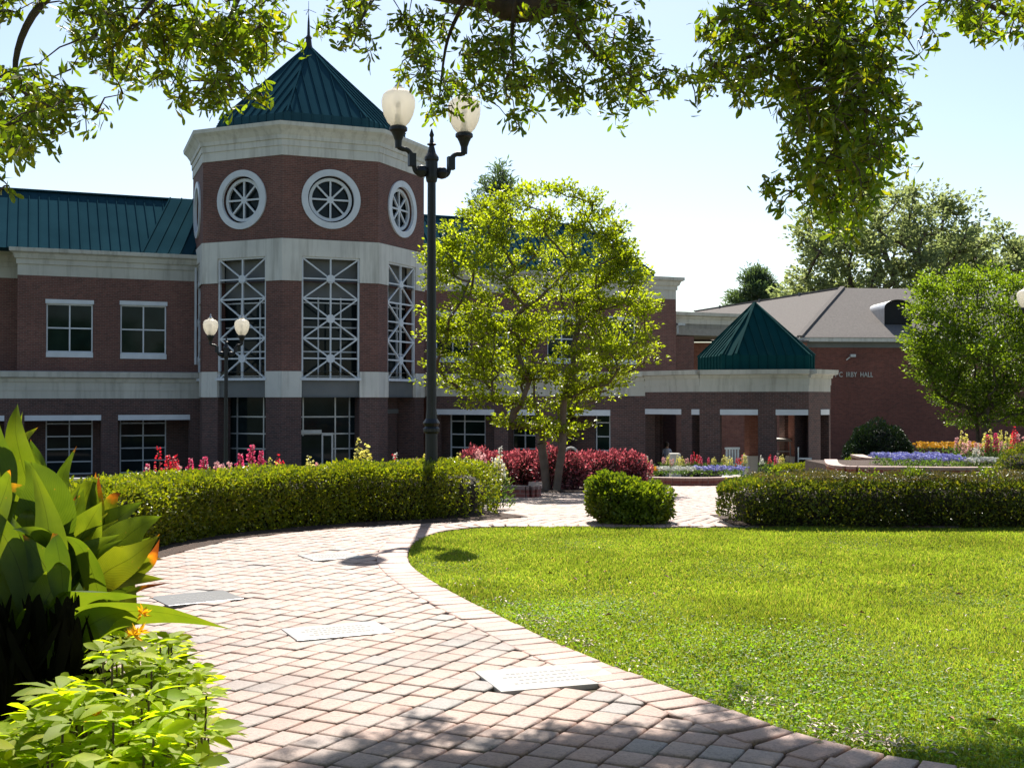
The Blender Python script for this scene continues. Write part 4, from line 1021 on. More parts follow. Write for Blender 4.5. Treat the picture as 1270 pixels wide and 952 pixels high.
shrub('rounded_shrub', 'single rounded green shrub at the far edge of the lawn', [(bush_q.x-.24,bush_q.y+.45,.34,.33,.42,.32),(bush_q.x+.2,bush_q.y+.45,.27,.36,.42,.27),(bush_q.x-.05,bush_q.y+.5,.3,.36,.42,.28),(bush_q.x-.34,bush_q.y+.4,.42,.18,.25,.2),(bush_q.x+.05,bush_q.y+.4,.1,.45,.42,.12)], M['f_bush'], 15000, (.05,.03))
# burgundy shrubs under the tree
reds = [(622,700,26.6),(668,600,27.2),(715,700,26.2),(757,600,26.6),(788,590,26.9)]
redlab = ['leftmost burgundy shrub, beside the end of the long hedge','burgundy shrub around the foot of the light-barked tree','tallest burgundy shrub just right of the tree trunk','burgundy shrub right of the middle one, behind the rounded green shrub','small burgundy shrub at the right end next to the orange flowers']
for (px_, w_, D_), lb_ in zip(reds, redlab):
    q = P(px_-17, 590, D_); g = tz(D_); r_ = .58 if w_ > 600 else .48
    shrub('burgundy_shrub', lb_, [(q.x,D_,g+.42,r_,.55,.45),(q.x-.25,D_+.1,g+.5,.4,.4,.38 if w_ < 650 else .5),(q.x+.28,D_-.05,g+.46,.4,.4,.4)], M['f_red'], 5200, (.075,.035), group='burgundy shrubs under the tree')
# low light hedge, right middle; dark bush; grey-green bush at the right edge
a, b = P(985,590,30), P(1052,590,30)
hedge('low_hedge', 'low pale green hedge in front of the pavilion beyond the clipped hedge', [Vector((a.x,a.y)),Vector((b.x,b.y))], 1.1, .55, 9000, M['f_hedge'], (.05,.03))
q = P(1089,545,42); shrub('evergreen_bush', 'large dark evergreen bush against the brick hall wall', [(q.x,42,tz(42)+1.0,1.1,1.0,1.05),(q.x-.4,42,tz(42)+.8,.8,.8,.9),(q.x+.5,42,tz(42)+.8,.75,.8,.9)], M['f_darkbush'], 16000, (.09,.05), 'bush', core='dark')
q = P(1262,570,20); shrub('grey_bush', 'grey-green bush at the right edge by the raised flower bed', [(q.x+.05,20,.35,.42,.5,.45),(q.x+.5,20,.4,.5,.5,.5)], M['f_hedge_dark'], 9000, (.04,.022), 'bush')
for px_, r_, lb_ in ((1062,.28,'left small leafy plant between dark bush and raised bed'),(1088,.34,'right small leafy plant between dark bush and raised bed')):
    q = P(px_,573,34); shrub('leafy_plant', lb_, [(q.x,34,q.z-.05,r_,r_,r_*.8)], M['f_bush'], 1500, (.08,.05), 'plant', group='small leafy plants by the raised bed')

# ================================================================== TREES
def profile_tree(name, label, D_, env, base_px, base_y, ncl, leaf, nleaf, mat, bark, stems=1, trunk_r=.1, cl_r=.35, depth_k=1.0, cat='tree', group=None, fork=.35, seed=1, leafkind='rhomb', flat=.55, gaps=.0, z0=None, twig_n=5, spread=.35):
    """env: [(py, px0, px1)] outline of the crown in the photo at depth D_; becomes a solid of revolution-like volume with real depth"""
    r = np.random.default_rng(seed); base = P(base_px, base_y, D_); zb = tz(D_) if z0 is None else z0
    env = sorted(env); pys = np.array([e[0] for e in env]); L0 = np.array([e[1] for e in env]); R0 = np.array([e[2] for e in env])
    pts = []
    while len(pts) < ncl:
        py = r.uniform(pys[0], pys[-1]); l, rr = np.interp(py, pys, L0), np.interp(py, pys, R0); px = r.uniform(l, rr)
        if r.random() > (rr-l)/(R0-L0).max(): continue
        c = (l+rr)/2; hwp = (rr-l)/2; rel = (px-c)/max(hwp,1); hd = math.sqrt(max(0,1-rel*rel))*hwp/F*D_*depth_k
        w_ = r.uniform(-1,1); 
        if abs(w_)**2+rel**2 < .18 and r.random() < .6: continue
        y = D_+w_*hd; u = (px-635)/F*D_; z = P(635,py,D_).z
        if gaps and math.sin(u*1.7/gaps+seed)*math.sin(z*2.1/gaps+seed*2)*math.sin(y*1.9/gaps) > .38: continue
        pts.append((u, y, z))
    pts = np.array(pts)
    tn = thing(name, label, cat, (base.x, D_, zb), group)
    # skeleton
    crown_bot = pts[:,2].min(); fz = zb + (crown_bot-zb)*fork if crown_bot > zb else zb+.3
    N_ = []; par = []
    for s in range(stems):
        a = 2*math.pi*s/max(stems,1)+seed; o0 = len(N_); off_ = spread*.3 if stems > 1 else 0
        N_.append((base.x+math.cos(a)*off_*.4, D_+math.sin(a)*off_*.4, zb-.05)); par.append(-1)
        H_ = pts[:,2].max()-zb
        for k in range(1,9):
            t_ = k/8; top = zb+H_*.62*t_; b_ = off_*(.4+2.2*t_**1.2)*(1 if stems > 1 else .0)
            N_.append((base.x+math.cos(a)*b_+r.normal(0,.012*H_*t_), D_+math.sin(a)*b_+r.normal(0,.012*H_*t_), top)); par.append(len(N_)-2)
    nstem = len(N_); c0 = np.array([base.x, D_, crown_bot]); order = np.argsort(np.linalg.norm((pts-c0)*np.array([1,1,.8]),axis=1))
    ends = []
    for i in order:
        p = pts[i]; A = np.array(N_); d = np.linalg.norm(A-p,axis=1); low = A[:,2] > p[2]+.15*0
        cost = d + np.where(A[:,2] > p[2]-.05, .8*d, 0) ; cost[0] += 1e3
        j = int(np.argmin(cost)); q = A[j]; mid = (q+p)/2 + np.array([0,0,-.06*d[j]]) + r.normal(0,.05,3)*d[j]
        N_.append(tuple(mid)); par.append(j); N_.append(tuple(p)); par.append(len(N_)-2); ends.append(len(N_)-1)
    cnt = np.zeros(len(N_)); 
    for e in ends:
        k = e
        while k >= 0: cnt[k] += 1; k = par[k]
    for k in range(len(N_)-1,-1,-1):
        if cnt[k] == 0: cnt[k] = .5
    rad = trunk_r*(cnt/cnt.max())**.45; rad = np.maximum(rad, trunk_r*.05)
    mt, ml = MB(), MB()
    for k in range(len(N_)):
        if par[k] >= 0:
            big = rad[par[k]] > trunk_r*.45; r0_ = rad[k] if par[par[k]] >= -1 else rad[k]
            (mt if k < nstem else ml).tube([N_[par[k]], N_[k]], [min(rad[par[k]], rad[k]*1.35), rad[k]], 8 if k < nstem else 5, cap=False)
    obj('trunk', mt, bark, tn, smooth=True); obj('branches', ml, bark, tn, smooth=True)
    # leaves in flattened sprays at each end
    E = pts[np.repeat(np.arange(len(pts)), nleaf)]; n = len(E); off3 = r.normal(size=(n,3)); off3 = off3/np.linalg.norm(off3,axis=1,keepdims=True)*(r.random((n,1))**.5)
    csz = np.repeat(r.uniform(.55,1.25,len(pts)), nleaf)[:,None]*cl_r
    out = norm(pts-c0); tilt = np.repeat(out, nleaf, 0)
    # elongate along the branch direction
    al = (off3*tilt).sum(1,keepdims=True)*tilt; off3 = off3 + al*.9; off3[:,2] *= flat
    pos = E+off3*csz; ax = norm(off3+tilt*.6+r.normal(size=(n,3))*.6); nn = norm(np.array([0,0,1.])+r.normal(size=(n,3))*.55)
    Lf = leaf[0]*r.uniform(.65,1.3,n); v, fc = leaf_arrays(pos, ax, nn, Lf, Lf*leaf[1]/leaf[0], leafkind)
    numpy_mesh('crown', v, fc, mat, tn); return tn
crape_env = [(228,655,705),(243,615,725),(262,575,765),(300,540,782),(340,530,792),(380,535,805),(420,532,805),(445,537,812),(480,545,765),(505,585,735),(528,630,722),(545,655,705)]
profile_tree('leafy_tree', 'bright green small tree with light trunk standing among burgundy shrubs', 25.6, crape_env, 684, 590, 410, (.085,.055), 84, M['f_crape'], M['bark_crape'], stems=2, trunk_r=.095, cl_r=.33, depth_k=.62, seed=12, gaps=.5, fork=.3, spread=.95, flat=.34)
rt_env = [(342,1160,1290),(360,1145,1330),(390,1138,1340),(430,1132,1340),(455,1135,1335),(480,1155,1320),(505,1175,1300),(525,1195,1285)]
profile_tree('leafy_tree', 'broad green tree at the right edge before the brick hall', 38.0, rt_env, 1217, 560, 420, (.11,.07), 95, M['f_right'], M['bark'], stems=2, trunk_r=.13, cl_r=.42, seed=5, gaps=.7, spread=.5)
bg_env = [(236,1085,1140),(250,1040,1180),(270,1005,1205),(300,990,1215),(330,988,1215),(365,1000,1200),(390,1030,1180)]
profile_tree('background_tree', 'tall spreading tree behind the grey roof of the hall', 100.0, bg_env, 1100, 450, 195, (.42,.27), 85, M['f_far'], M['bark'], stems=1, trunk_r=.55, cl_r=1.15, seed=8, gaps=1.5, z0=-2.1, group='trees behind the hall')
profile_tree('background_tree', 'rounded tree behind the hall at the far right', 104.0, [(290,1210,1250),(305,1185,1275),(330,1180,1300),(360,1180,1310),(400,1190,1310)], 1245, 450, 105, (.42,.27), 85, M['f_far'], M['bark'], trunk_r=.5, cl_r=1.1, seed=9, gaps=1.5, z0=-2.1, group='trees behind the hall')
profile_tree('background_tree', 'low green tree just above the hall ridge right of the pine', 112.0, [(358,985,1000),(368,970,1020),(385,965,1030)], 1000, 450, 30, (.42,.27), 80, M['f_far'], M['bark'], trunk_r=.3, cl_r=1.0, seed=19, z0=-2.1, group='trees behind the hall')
profile_tree('pine_tree', 'dark pine rising behind the grey roof above the pavilion', 130.0, [(336,934,940),(348,925,950),(358,916,960),(372,908,966),(388,908,968)], 937, 450, 120, (.5,.1), 90, M['f_pine'], M['bark'], trunk_r=.4, cl_r=.9, seed=10, z0=-2.1, gaps=1.5)
profile_tree('young_conifer', 'wispy conifer top rising above the teal roof behind the leafy tree', 80.0, [(205,614,622),(222,602,634),(240,592,642),(262,580,645),(290,580,645)], 618, 450, 55, (.42,.10), 45, M['f_pine'], M['bark'], trunk_r=.2, cl_r=.6, seed=11, z0=-2.1, gaps=.9)

# ================================================================== OAK overhead
OK = thing('oak_tree', 'overhanging oak whose leafy branches hang across the top of the view', 'tree', (5.2, -.8, 0))
def Pp(px, py, D_): return P(px, py, D_)
limb = [Vector((5.2,-.8,-.1)), Vector((5.15,-.7,1.6)), Vector((5.0,-.2,3.2)), Vector((4.6,1.4,4.6)), Vector((3.6,4.4,5.4)), Vector((2.0,7.2,5.25)), Pp(690,-3,8.6), Pp(590,-7,8.7), Pp(500,-22,8.7), Pp(380,-60,8.2), Pp(250,-70,7.4), Pp(120,-60,6.8)]
lp = catmull(limb, 6); rl = [max(.03, .42*(1-i/len(lp))**1.0+.0) if i < 18 else max(.022,.17*(1-(i-18)/(len(lp)-17))**.8) for i in range(len(lp))]
k0 = 18; rl = [(.40-.022*i*.9) if i < 12 else None for i in range(len(lp))]
for i in range(len(lp)):
    if rl[i] is None:
        f = (i-12)/(len(lp)-12); rl[i] = .17*(1-f)+.018
m_ = MB(); m_.tube(lp[:16], rl[:16], 16); obj('trunk', m_, M['bark'], OK, smooth=True)
m_ = MB(); m_.tube(lp[14:], rl[14:], 12)
br_nodes = [p for p in lp[18:]]
def branch(pts, r0, r1):
    global br_nodes
    c = catmull([Vector(p) for p in pts], 6); m_.tube(c, [r0+(r1-r0)*i/(len(c)-1) for i in range(len(c))], 7); br_nodes += c
branch([lp[26], Pp(900,-60,8.0), Pp(985,10,7.6), Pp(1050,75,7.3), Pp(1075,140,7.2)], .07,.015)
branch([Pp(985,10,7.6), Pp(1030,100,7.5), Pp(1038,190,7.5), Pp(1045,265,7.5)], .03,.006)
branch([Pp(1000,22,7.6), Pp(950,60,7.5), Pp(895,85,7.4)], .025,.006)
branch([lp[25], Pp(1080,-70,7.2), Pp(1180,-20,7.0), Pp(1250,20,6.9)], .05,.01)
branch([Pp(690,-3,8.6), Pp(715,40,8.7), Pp(745,75,8.8), Pp(800,120,8.9)], .035,.006)
branch([Pp(640,0,8.6), Pp(635,50,8.7), Pp(640,120,8.8)], .02,.005)
branch([Pp(580,-5,8.6), Pp(555,50,8.7), Pp(545,120,8.7)], .02,.005)
branch([Pp(480,-28,8.6), Pp(450,20,8.3), Pp(440,50,8.2)], .018,.005)
branch([Pp(330,-65,7.9), Pp(290,10,7.4), Pp(265,110,7.2)], .03,.005)
branch([Pp(250,-70,7.4), Pp(190,0,7.0), Pp(140,60,6.8)], .025,.005)
branch([Pp(120,-60,6.8), Pp(40,20,6.5), Pp(20,100,6.4), Pp(70,140,6.4)], .03,.005)
branch([Pp(690,-3,8.6), Pp(650,-80,9.6), Pp(640,-160,10.8)], .06,.02); branch([Pp(650,-80,9.6), Pp(760,-140,10.6), Pp(860,-160,10.9)], .04,.01)
clus = [ # px,py,rx,ry,D,n
 (25,115,45,60,6.4,95),(75,138,38,18,6.4,34),(15,165,22,25,6.4,26),(18,8,26,12,6.4,16),(0,215,8,6,6.3,2),
 (200,20,120,38,7.0,170),(250,62,85,45,7.2,150),(150,62,48,32,6.9,50),(275,108,38,22,7.2,26),(325,45,32,28,7.4,28),(215,100,30,15,7.1,16),
 (440,18,42,28,8.2,42),(455,48,18,14,8.2,10),(520,25,30,28,8.5,24),
 (570,45,65,42,8.6,90),(600,95,55,34,8.7,70),(538,105,32,30,8.7,36),(500,92,12,12,8.6,6),(640,120,28,28,8.7,30),(548,125,14,20,8.7,8),
 (690,45,75,45,8.7,95),(735,100,48,42,8.8,72),(745,60,50,50,8.7,52),(795,110,48,26,8.9,44),(700,12,110,20,8.7,60),(650,85,30,30,8.8,20),(830,100,14,14,8.9,7),
 (805,3,14,6,8.6,3),(870,95,22,16,7.4,19),(905,85,40,26,7.5,66),(955,30,85,36,7.5,160),(1030,35,75,45,7.4,210),(1060,105,58,46,7.3,185),(1000,110,50,42,7.5,111),(1030,170,52,34,7.4,111),(1085,165,34,30,7.3,52),
 (1020,210,48,28,7.4,74),(1060,215,45,32,7.4,68),(965,238,22,10,7.4,14),(1050,255,38,24,7.5,64),(1075,195,35,20,7.3,27),(925,118,14,8,7.5,5),(1112,30,20,30,7.2,21),
 (1200,18,42,22,6.9,50),(1250,28,26,18,6.9,26),(1172,40,14,14,6.9,7),(900,3,18,7,7.4,6),
]
# canopy above the frame: shades the near end of the path
clus += [(650,-70,200,45,9.2,120),(1000,-70,170,45,7.6,120),(250,-60,200,35,7.2,90)]
src = []
for cxp, cyp, rx, ry_, D_, nn_ in clus:
    a = rng.uniform(0,2*math.pi,nn_); q = np.sqrt(rng.random(nn_)); dd = rng.normal(0, .32, nn_)
    for aa, qq, d1 in list(zip(a,q,dd))[:max(1,int(nn_/5.2))]:
        Yd = D_+d1; q0 = P(cxp+rx*qq*math.cos(aa), cyp+ry_*qq*math.sin(aa), Yd); dr = Vector((rng.normal(0,.5), rng.normal(0,.5), -.35)).normalized()
        for h_ in range(4): src.append(q0 + dr*rng.uniform(-.10,.13) + Vector(rng.normal(0,.045,3)))
# shade clusters aimed so that their shadow lands on the path
for k in range(2900):
    gx, gy_ = rng.uniform(-.9,2.1), rng.uniform(4.3,5.75)
    lim = 5.62 - .35*abs(gx-.75) + .13*math.sin(gx*7)
    if gy_ > lim: continue
    if math.sin(gx*5+1)*math.sin(gy_*6) > .55: continue
    zz = rng.uniform(6.0,7.0); t_ = zz/sdir.z; src.append(Vector((gx+sdir.x*t_, gy_+sdir.y*t_, zz)))
src = np.array([tuple(s_) for s_ in src]); ns = len(src)
BN = np.array([tuple(p) for p in br_nodes])
jn = np.array([np.argmin(np.linalg.norm(BN-s_,axis=1)) for s_ in src])
# twigs: connect rosettes through neighbours
order = np.argsort(np.linalg.norm(src-BN[jn],axis=1)); nodes_ = list(map(tuple, BN)); 
for i in order:
    A = np.array(nodes_); dd = np.linalg.norm(A-src[i],axis=1); j = int(np.argmin(dd+ (A[:,2] < src[i][2])*.15)); a = Vector(nodes_[j]); b = Vector(src[i]); mid = (a+b)/2+Vector((rng.normal(0,.02),rng.normal(0,.02),.03))
    if (b-a).length < 1.6: m_.tube([a, mid, b], [.006,.0045,.003], 4, cap=False)
    nodes_.append(tuple(src[i]))
obj('limb', m_, M['bark'], OK, smooth=True)
k = 10; pos = np.repeat(src, k, 0); n = len(pos); hang = norm(rng.normal(size=(ns,3))*.6+np.array([0,0,-.55])); hang = np.repeat(hang, k, 0)
ax = norm(hang*.75+rdir(n)*.85); pos = pos + rdir(n)*rng.random((n,1))*.05 - hang*rng.uniform(0,.09,(n,1))
Lf = rng.uniform(.055,.105,n); v, fc = leaf_arrays(pos, ax, rdir(n), Lf, Lf*.29, 'obov', .22, .12)
nc = 40000; cpos = np.stack([rng.uniform(-7.5,8.5,nc), rng.uniform(-9,4.6,nc), rng.uniform(4.9,8.5,nc)],1)
okc = np.sin(cpos[:,0]*1.3)*np.sin(cpos[:,1]*1.1+1)*np.cos(cpos[:,2]*1.7) < .35; cpos = cpos[okc]; nc = len(cpos)
v2, f2 = leaf_arrays(cpos, rdir(nc), norm(rdir(nc)+np.array([0,0,.8])), rng.uniform(.16,.3,nc), .12); tg2 = numpy_mesh('upper_crown', v2, f2, M['f_oak'], OK)
numpy_mesh('foliage', v, fc, M['f_oak'], OK)

# ================================================================== FLOWER BEDS
WORDS = ['first','second','third','fourth','fifth','sixth','seventh','eighth','ninth','tenth','eleventh','twelfth','thirteenth','fourteenth']
protos = {}
def flower_proto(colname, mat):
    """one snapdragon plant, about 0.7 m tall at scale 1, local coordinates"""
    tn = local(thing('snapdragon', '', 'flower'))
    n = 170; r_ = rng.random(n)**.5*.16; a = rng.uniform(0,6.28,n); z = rng.random(n)*.42
    v, fc = leaf_arrays(np.stack([r_*np.cos(a),r_*np.sin(a),z],1), norm(np.stack([np.cos(a),np.sin(a),np.full(n,.7)],1)+rdir(n)*.4), rdir(n), rng.uniform(.05,.09,n), .02); numpy_mesh('leaves', v, fc, M['f_bed'], tn)
    sp = []; ax = []; st = MB()
    for s in range(4):
        bx_, by_ = rng.normal(0,.05,2); top = rng.uniform(.52,.72); st.tube([(bx_*.4,by_*.4,0),(bx_,by_,top)], [.006,.003], 4)
        m2 = 46; t_ = rng.random(m2); zz = .34+(top-.30)*t_; rr = .042*(1.05-t_); aa = rng.uniform(0,6.28,m2)
        v, fc = leaf_arrays(np.stack([bx_+rr*np.cos(aa),by_+rr*np.sin(aa),zz],1), np.stack([np.cos(aa),np.sin(aa),rng.uniform(-.2,.7,m2)],1), rdir(m2), .035, .034); numpy_mesh('flower_spike', v, fc, mat, tn)
    obj('stem', st, M['f_bed'], tn)
    return tn
kinds = {'pink':'p_pink','red':'p_red','pale pink':'p_pale','yellow':'p_yellow','white':'p_white'}
used = {}
def put_flower(col, x, y, z, sc, bed, order_):
    if col not in protos: o = protos[col] = flower_proto(col, M[kinds[col]])
    else: o = copy_tree(protos[col])
    o.location = (x,y,z); o.scale = (sc,sc,sc*random.uniform(.92,1.1)); o.rotation_euler[2] = random.uniform(0,6.28)
    used.setdefault((col,bed),[]).append((x,o))
beds = {
 'behind the long hedge': [('pink',184,.9,0),('white',196,.8,0),('red',206,1.05,0),('red',216,.9,0),('pale pink',224,.85,0),('pink',238,.95,0),('pink',253,1.05,0),('pale pink',268,.9,0),('pale pink',281,.9,0),('white',245,.75,0),('pink',300,1.05,0),('pink',313,1.1,0),('pink',322,1.0,0),('yellow',337,.95,0),('red',347,.95,0),('yellow',388,1.05,0),('pale pink',398,.9,0),('yellow',448,1.3,0),('yellow',458,.9,0),('white',486,1.1,0),('red',498,.95,0),('pale pink',519,1.0,0),('yellow',527,1.0,0),('white',545,1.0,0),('white',556,.85,0),('yellow',572,.95,0),('yellow',578,1.0,0),('pale pink',600,1.1,0),('white',612,1.1,0),('yellow',622,1.0,0)],
 'in the bed before the pavilion': [('yellow',803,.8,1),('pale pink',809,.75,1),('pale pink',822,.9,1),('yellow',828,1.0,1),('pale pink',833,.85,1),('yellow',841,.95,1),('yellow',846,1.0,1),('pale pink',851,.85,1),('pink',857,.9,1),('red',864,1.0,1),('pink',870,.9,1),('pink',879,.8,1),('yellow',886,.85,1),('yellow',898,1.1,1),('yellow',906,1.0,1),('red',917,.95,1),('yellow',922,1.0,1),('white',945,.9,1),('red',955,.95,1),('pink',962,.95,1),('yellow',970,1.0,1),('pale pink',966,.9,1)],
 'in the raised bed at right': [('pale pink',1189,1.0,2),('yellow',1195,1.15,2),('pale pink',1201,1.0,2),('pale pink',1212,.85,2),('yellow',1226,1.25,2),('pink',1224,1.0,2),('pink',1234,1.05,2),('yellow',1238,1.1,2),('pale pink',1245,1.0,2),('yellow',1251,1.2,2),('red',1259,1.25,2),('pale pink',1266,1.2,2),('white',1218,.8,2),('white',1207,.75,2)],
}
for bed, lst in beds.items():
    for col, px_, sc, b_ in lst:
        if b_ == 0: D_ = random.uniform(17.6,18.6); q = P(px_,590,D_); z = tz(D_)+.04; sc *= 1.12 if px_ > 350 else 1.12
        elif b_ == 1: D_ = random.uniform(30.6,32.5); q = P(px_,590,D_); z = tz(30)+.22; sc *= .70
        else: D_ = random.uniform(25.2,26.4); q = P(px_,560,D_); z = .10; sc *= .95
        put_flower(col, q.x, D_, z, sc, bed, px_)
for (col, bed), lst in used.items():
    lst.sort(key=lambda a: a[0])
    for i, (x, o) in enumerate(lst):
        o['label'] = f'{col} snapdragon {bed}, {WORDS[i]} {col} one from left' if len(lst) > 1 else f'the only {col} snapdragon plant {bed}'
        o['group'] = f'snapdragons {bed}'
def flower_mass(name, label, rect, z, n, mat, h, cat='flowers', leafn=None):
    x0_,x1_,y0_,y1_ = rect; m = leafn or n; tn = thing(name, label, cat, ((x0_+x1_)/2,(y0_+y1_)/2,z)); tn['kind'] = 'stuff'
    X = rng.uniform(x0_,x1_,m); Y = rng.uniform(y0_,y1_,m); v, fc = leaf_arrays(np.stack([X,Y,z+rng.random(m)*h*.8],1), norm(rdir(m)+np.array([0,0,.6])), rdir(m), .06, .03); l = numpy_mesh('leaves', v, fc, M['f_bed'], tn); l['kind'] = 'stuff'
    X = rng.uniform(x0_,x1_,n); Y = rng.uniform(y0_,y1_,n); c = np.stack([X,Y,z+h*rng.uniform(.75,1.1,n)],1); c = np.repeat(c,5,0); a = np.tile(np.arange(5)*2*math.pi/5,n); fa = rng.uniform(-.5,.5,(n,2)); fa = np.repeat(fa,5,0)
    ax = np.stack([np.cos(a),np.sin(a)*.6,np.sin(a)*.7+fa[:,0]],1); nn = np.stack([fa[:,0],np.full(5*n,-.9),np.full(5*n,.7)],1)
    v, fc = leaf_arrays(c, ax, nn, .042, .042); l = numpy_mesh('petals', v, fc, mat, tn); l['kind'] = 'stuff'
    return tn
zb1 = tz(30)+.24
def xr(a, b, D_): return P(a,590,D_).x, P(b,590,D_).x
a, b = xr(803,814,30.4); flower_mass('marigold_patch','orange marigold patch at the left end of the low brick-edged bed',(a,b,30.0,30.7),zb1,110,M['p_orange'],.2)
a, b = xr(813,868,30.4); flower_mass('white_pansy_patch','white pansies edging the low bed before the pavilion',(a,b,30.0,30.7),zb1,170,M['p_white'],.2)
a, b = xr(862,925,30.4); flower_mass('blue_pansy_patch','lavender blue pansies at the right end of the low bed before the pavilion',(a,b,30.0,30.7),zb1,170,M['p_blue'],.22)
# low brick edge of that bed (gently curved)
def brick_curb(name, label, pts, z0, z1, wd, cap=True, cat='bed edging'):
    c = catmull([Vector(p) for p in pts], 6); q = c[len(c)//2]; tn = thing(name, label, cat, (q.x,q.y,z0)); mb, mc = MB(), MB()
    for a, b in zip(c, c[1:]):
        a3, b3 = Vector((a.x,a.y,(z0+z1-.06)/2)), Vector((b.x,b.y,(z0+z1-.06)/2)); mb.beam(a3, b3, wd, z1-.06-z0); a3.z = b3.z = z1-.03; mc.beam(a3, b3, wd+.05, .06)
    obj('wall', mb, M['brick_bed'], tn); obj('cap', mc, M['paver_edge'], tn); return tn
a = P(802,600,29.75); b = P(850,600,29.5); c_ = P(890,603,29.6); d_ = P(935,606,30.2)
brick_curb('brick_edging','low curved brick edging in front of the white and blue pansies',[(a.x,30.3),(a.x+.1,29.75),(b.x,29.5),(c_.x,29.6),(d_.x,30.2)], tz(30)-.05, tz(30)+.25, .2)
a = P(640,618,22.5); b = P(662,618,22.5)
brick_curb('brick_edging','short brick bed corner just past the end of the long hedge',[(a.x-.8,22.6),(a.x,22.5),(b.x,22.5),(b.x+.05,23.6)], tz(22.5)-.05, tz(22.5)+.24, .22)
# raised beds at right
a = P(1049,577,24.5).x; b = P(1250,577,23.6).x
zq = P(1100,579,24.3).z
brick_curb('raised_bed_wall','front brick wall of the raised flower bed behind the right hedge',[(a+.5,27.5),(a,24.9),(a+1.2,24.5),(a+2.4,24.3),(b+1.2,24.6)], tz(24)-.1, zq, .24, cat='retaining wall')
a2 = P(1092,569,28.5).x
brick_curb('raised_bed_wall','rear brick step of the raised flower bed, behind the blue pansies',[(a2,30.5),(a2,28.5),(a2+2.0,28.4),(a2+6,28.4)], tz(28)-.1, P(1092,568,28.5).z, .26, cat='retaining wall')
m_ = MB(); zs_ = zq-.06; m_.box(Fr(0,0,0), a+.1, b+3, 24.8, 28.3, tz(28)-.3, zs_); tag(obj('soil', m_, M['mulch']), None, kind='structure')
tnb = flower_mass('blue_pansy_patch','lavender blue pansies filling the raised bed',(P(1105,570,25).x,P(1195,570,25).x,24.8,26.6),zs_,620,M['p_blue'],.24,leafn=1500)
flower_mass('blue_pansy_patch','thin strip of pale blue flowers along the raised bed under the pink spikes',(P(1195,570,25).x,P(1240,570,25).x,24.75,25.2),zs_,120,M['p_white'],.2)
flower_mass('marigold_patch','strip of yellow-orange marigolds at the back of the raised bed',(P(1140,570,27.3).x,P(1222,570,27.3).x,27.0,27.9),zs_+.12,230,M['p_orange'],.3)

# ================================================================== small things by the pavilion
def chair(px_, D_, rz, label):
    g = tz(D_); tn = local(thing('garden_chair', label, 'chair', (0,0,0), 'white chairs in the pavilion'))
    f0 = Fr(0,0,0); s = MB()
    s.box(f0,-.28,.28,-.25,.25,.40,.44); obj('seat', s, M['wood_white'], tn)
    s = MB()
    for i in range(5): s.box(f0,-.26+i*.115,-.19+i*.115,.22,.25,.44,1.0)
    s.box(f0,-.3,.3,.215,.255,.98,1.06); obj('backrest', s, M['wood_white'], tn)
    for x in (-1,1):
        for y in (-1,1):
            s = MB(); s.box(f0,x*.27-.03,x*.27+.03,y*.22-.03,y*.22+.03,0,.40 if y > 0 else .62); obj('leg', s, M['wood_white'], tn)
        s = MB(); s.box(f0,x*.29-.04,x*.29+.04,-.26,.22,.62,.66); obj('armrest', s, M['wood_white'], tn)
    q = P(px_,580,D_); tn.location = (q.x, D_, g+.08); tn.rotation_euler[2] = rz; return tn
chair(911,44.5,R(10),'white slatted garden chair left of the pavilion, seen from the front')
chair(998,44.5,R(75),'white slatted garden chair turned sideways at the right pavilion pier')
# golf cart, seen end on, partly behind the pier
gx_ = P(963,560,51.2).x; gz_ = -2.05; tn = thing('golf_cart', 'small white golf cart parked behind the right-hand pavilion opening', 'golf cart', (gx_, 51.2, gz_)); f_ = Fr(gx_, 51.2, -6)
s_b = MB()
s_b.hexa([f_.p(-.55,-1.15,gz_+.25),f_.p(.55,-1.15,gz_+.25),f_.p(.58,-.45,gz_+.25),f_.p(-.58,-.45,gz_+.25),f_.p(-.42,-1.05,gz_+.78),f_.p(.42,-1.05,gz_+.78),f_.p(.52,-.55,gz_+.98),f_.p(-.52,-.55,gz_+.98)])
s_b.box(f_,-.58,.58,-.45,.3,gz_+.25,gz_+.34); s_b.box(f_,-.58,.58,.3,1.15,gz_+.25,gz_+.72); obj('body', s_b, M['wood_white'], tn, bevel=.04)
m2_ = MB(); m2_.hexa([f_.p(-.58,-.7,gz_+1.84),f_.p(.58,-.7,gz_+1.84),f_.p(.58,.95,gz_+1.84),f_.p(-.58,.95,gz_+1.84),f_.p(-.5,-.62,gz_+1.94),f_.p(.5,-.62,gz_+1.94),f_.p(.5,.87,gz_+1.94),f_.p(-.5,.87,gz_+1.94)]); obj('roof', m2_, M['stone'], tn)
for sx in (-.53,.53):
    m2_ = MB(); m2_.beam(f_.p(sx,-.6,gz_+.95), f_.p(sx,-.45,gz_+1.85), .05,.05); obj('roof_post', m2_, M['metal_grey'], tn)
    m2_ = MB(); m2_.beam(f_.p(sx,.85,gz_+.7), f_.p(sx,.8,gz_+1.85), .05,.05); obj('roof_post', m2_, M['metal_grey'], tn)
    for wy in (-.85,.8):
        c_ = f_.p(sx,wy,gz_+.24); m2_ = MB(); m2_.tube([f_.p(sx-.08,wy,gz_+.24), f_.p(sx+.08,wy,gz_+.24)], .24, 18); wh = obj('wheel', m2_, M['iron'], tn)
        m2_ = MB(); m2_.tube([f_.p(sx-.09,wy,gz_+.24), f_.p(sx+.09,wy,gz_+.24)], .12, 12); obj('rim', m2_, M['metal_grey'], wh)
m2_ = MB(); m2_.beam(f_.p(-.5,-.57,gz_+1.4), f_.p(.5,-.57,gz_+1.4), .04,.04); obj('windscreen_bar', m2_, M['metal_grey'], tn)
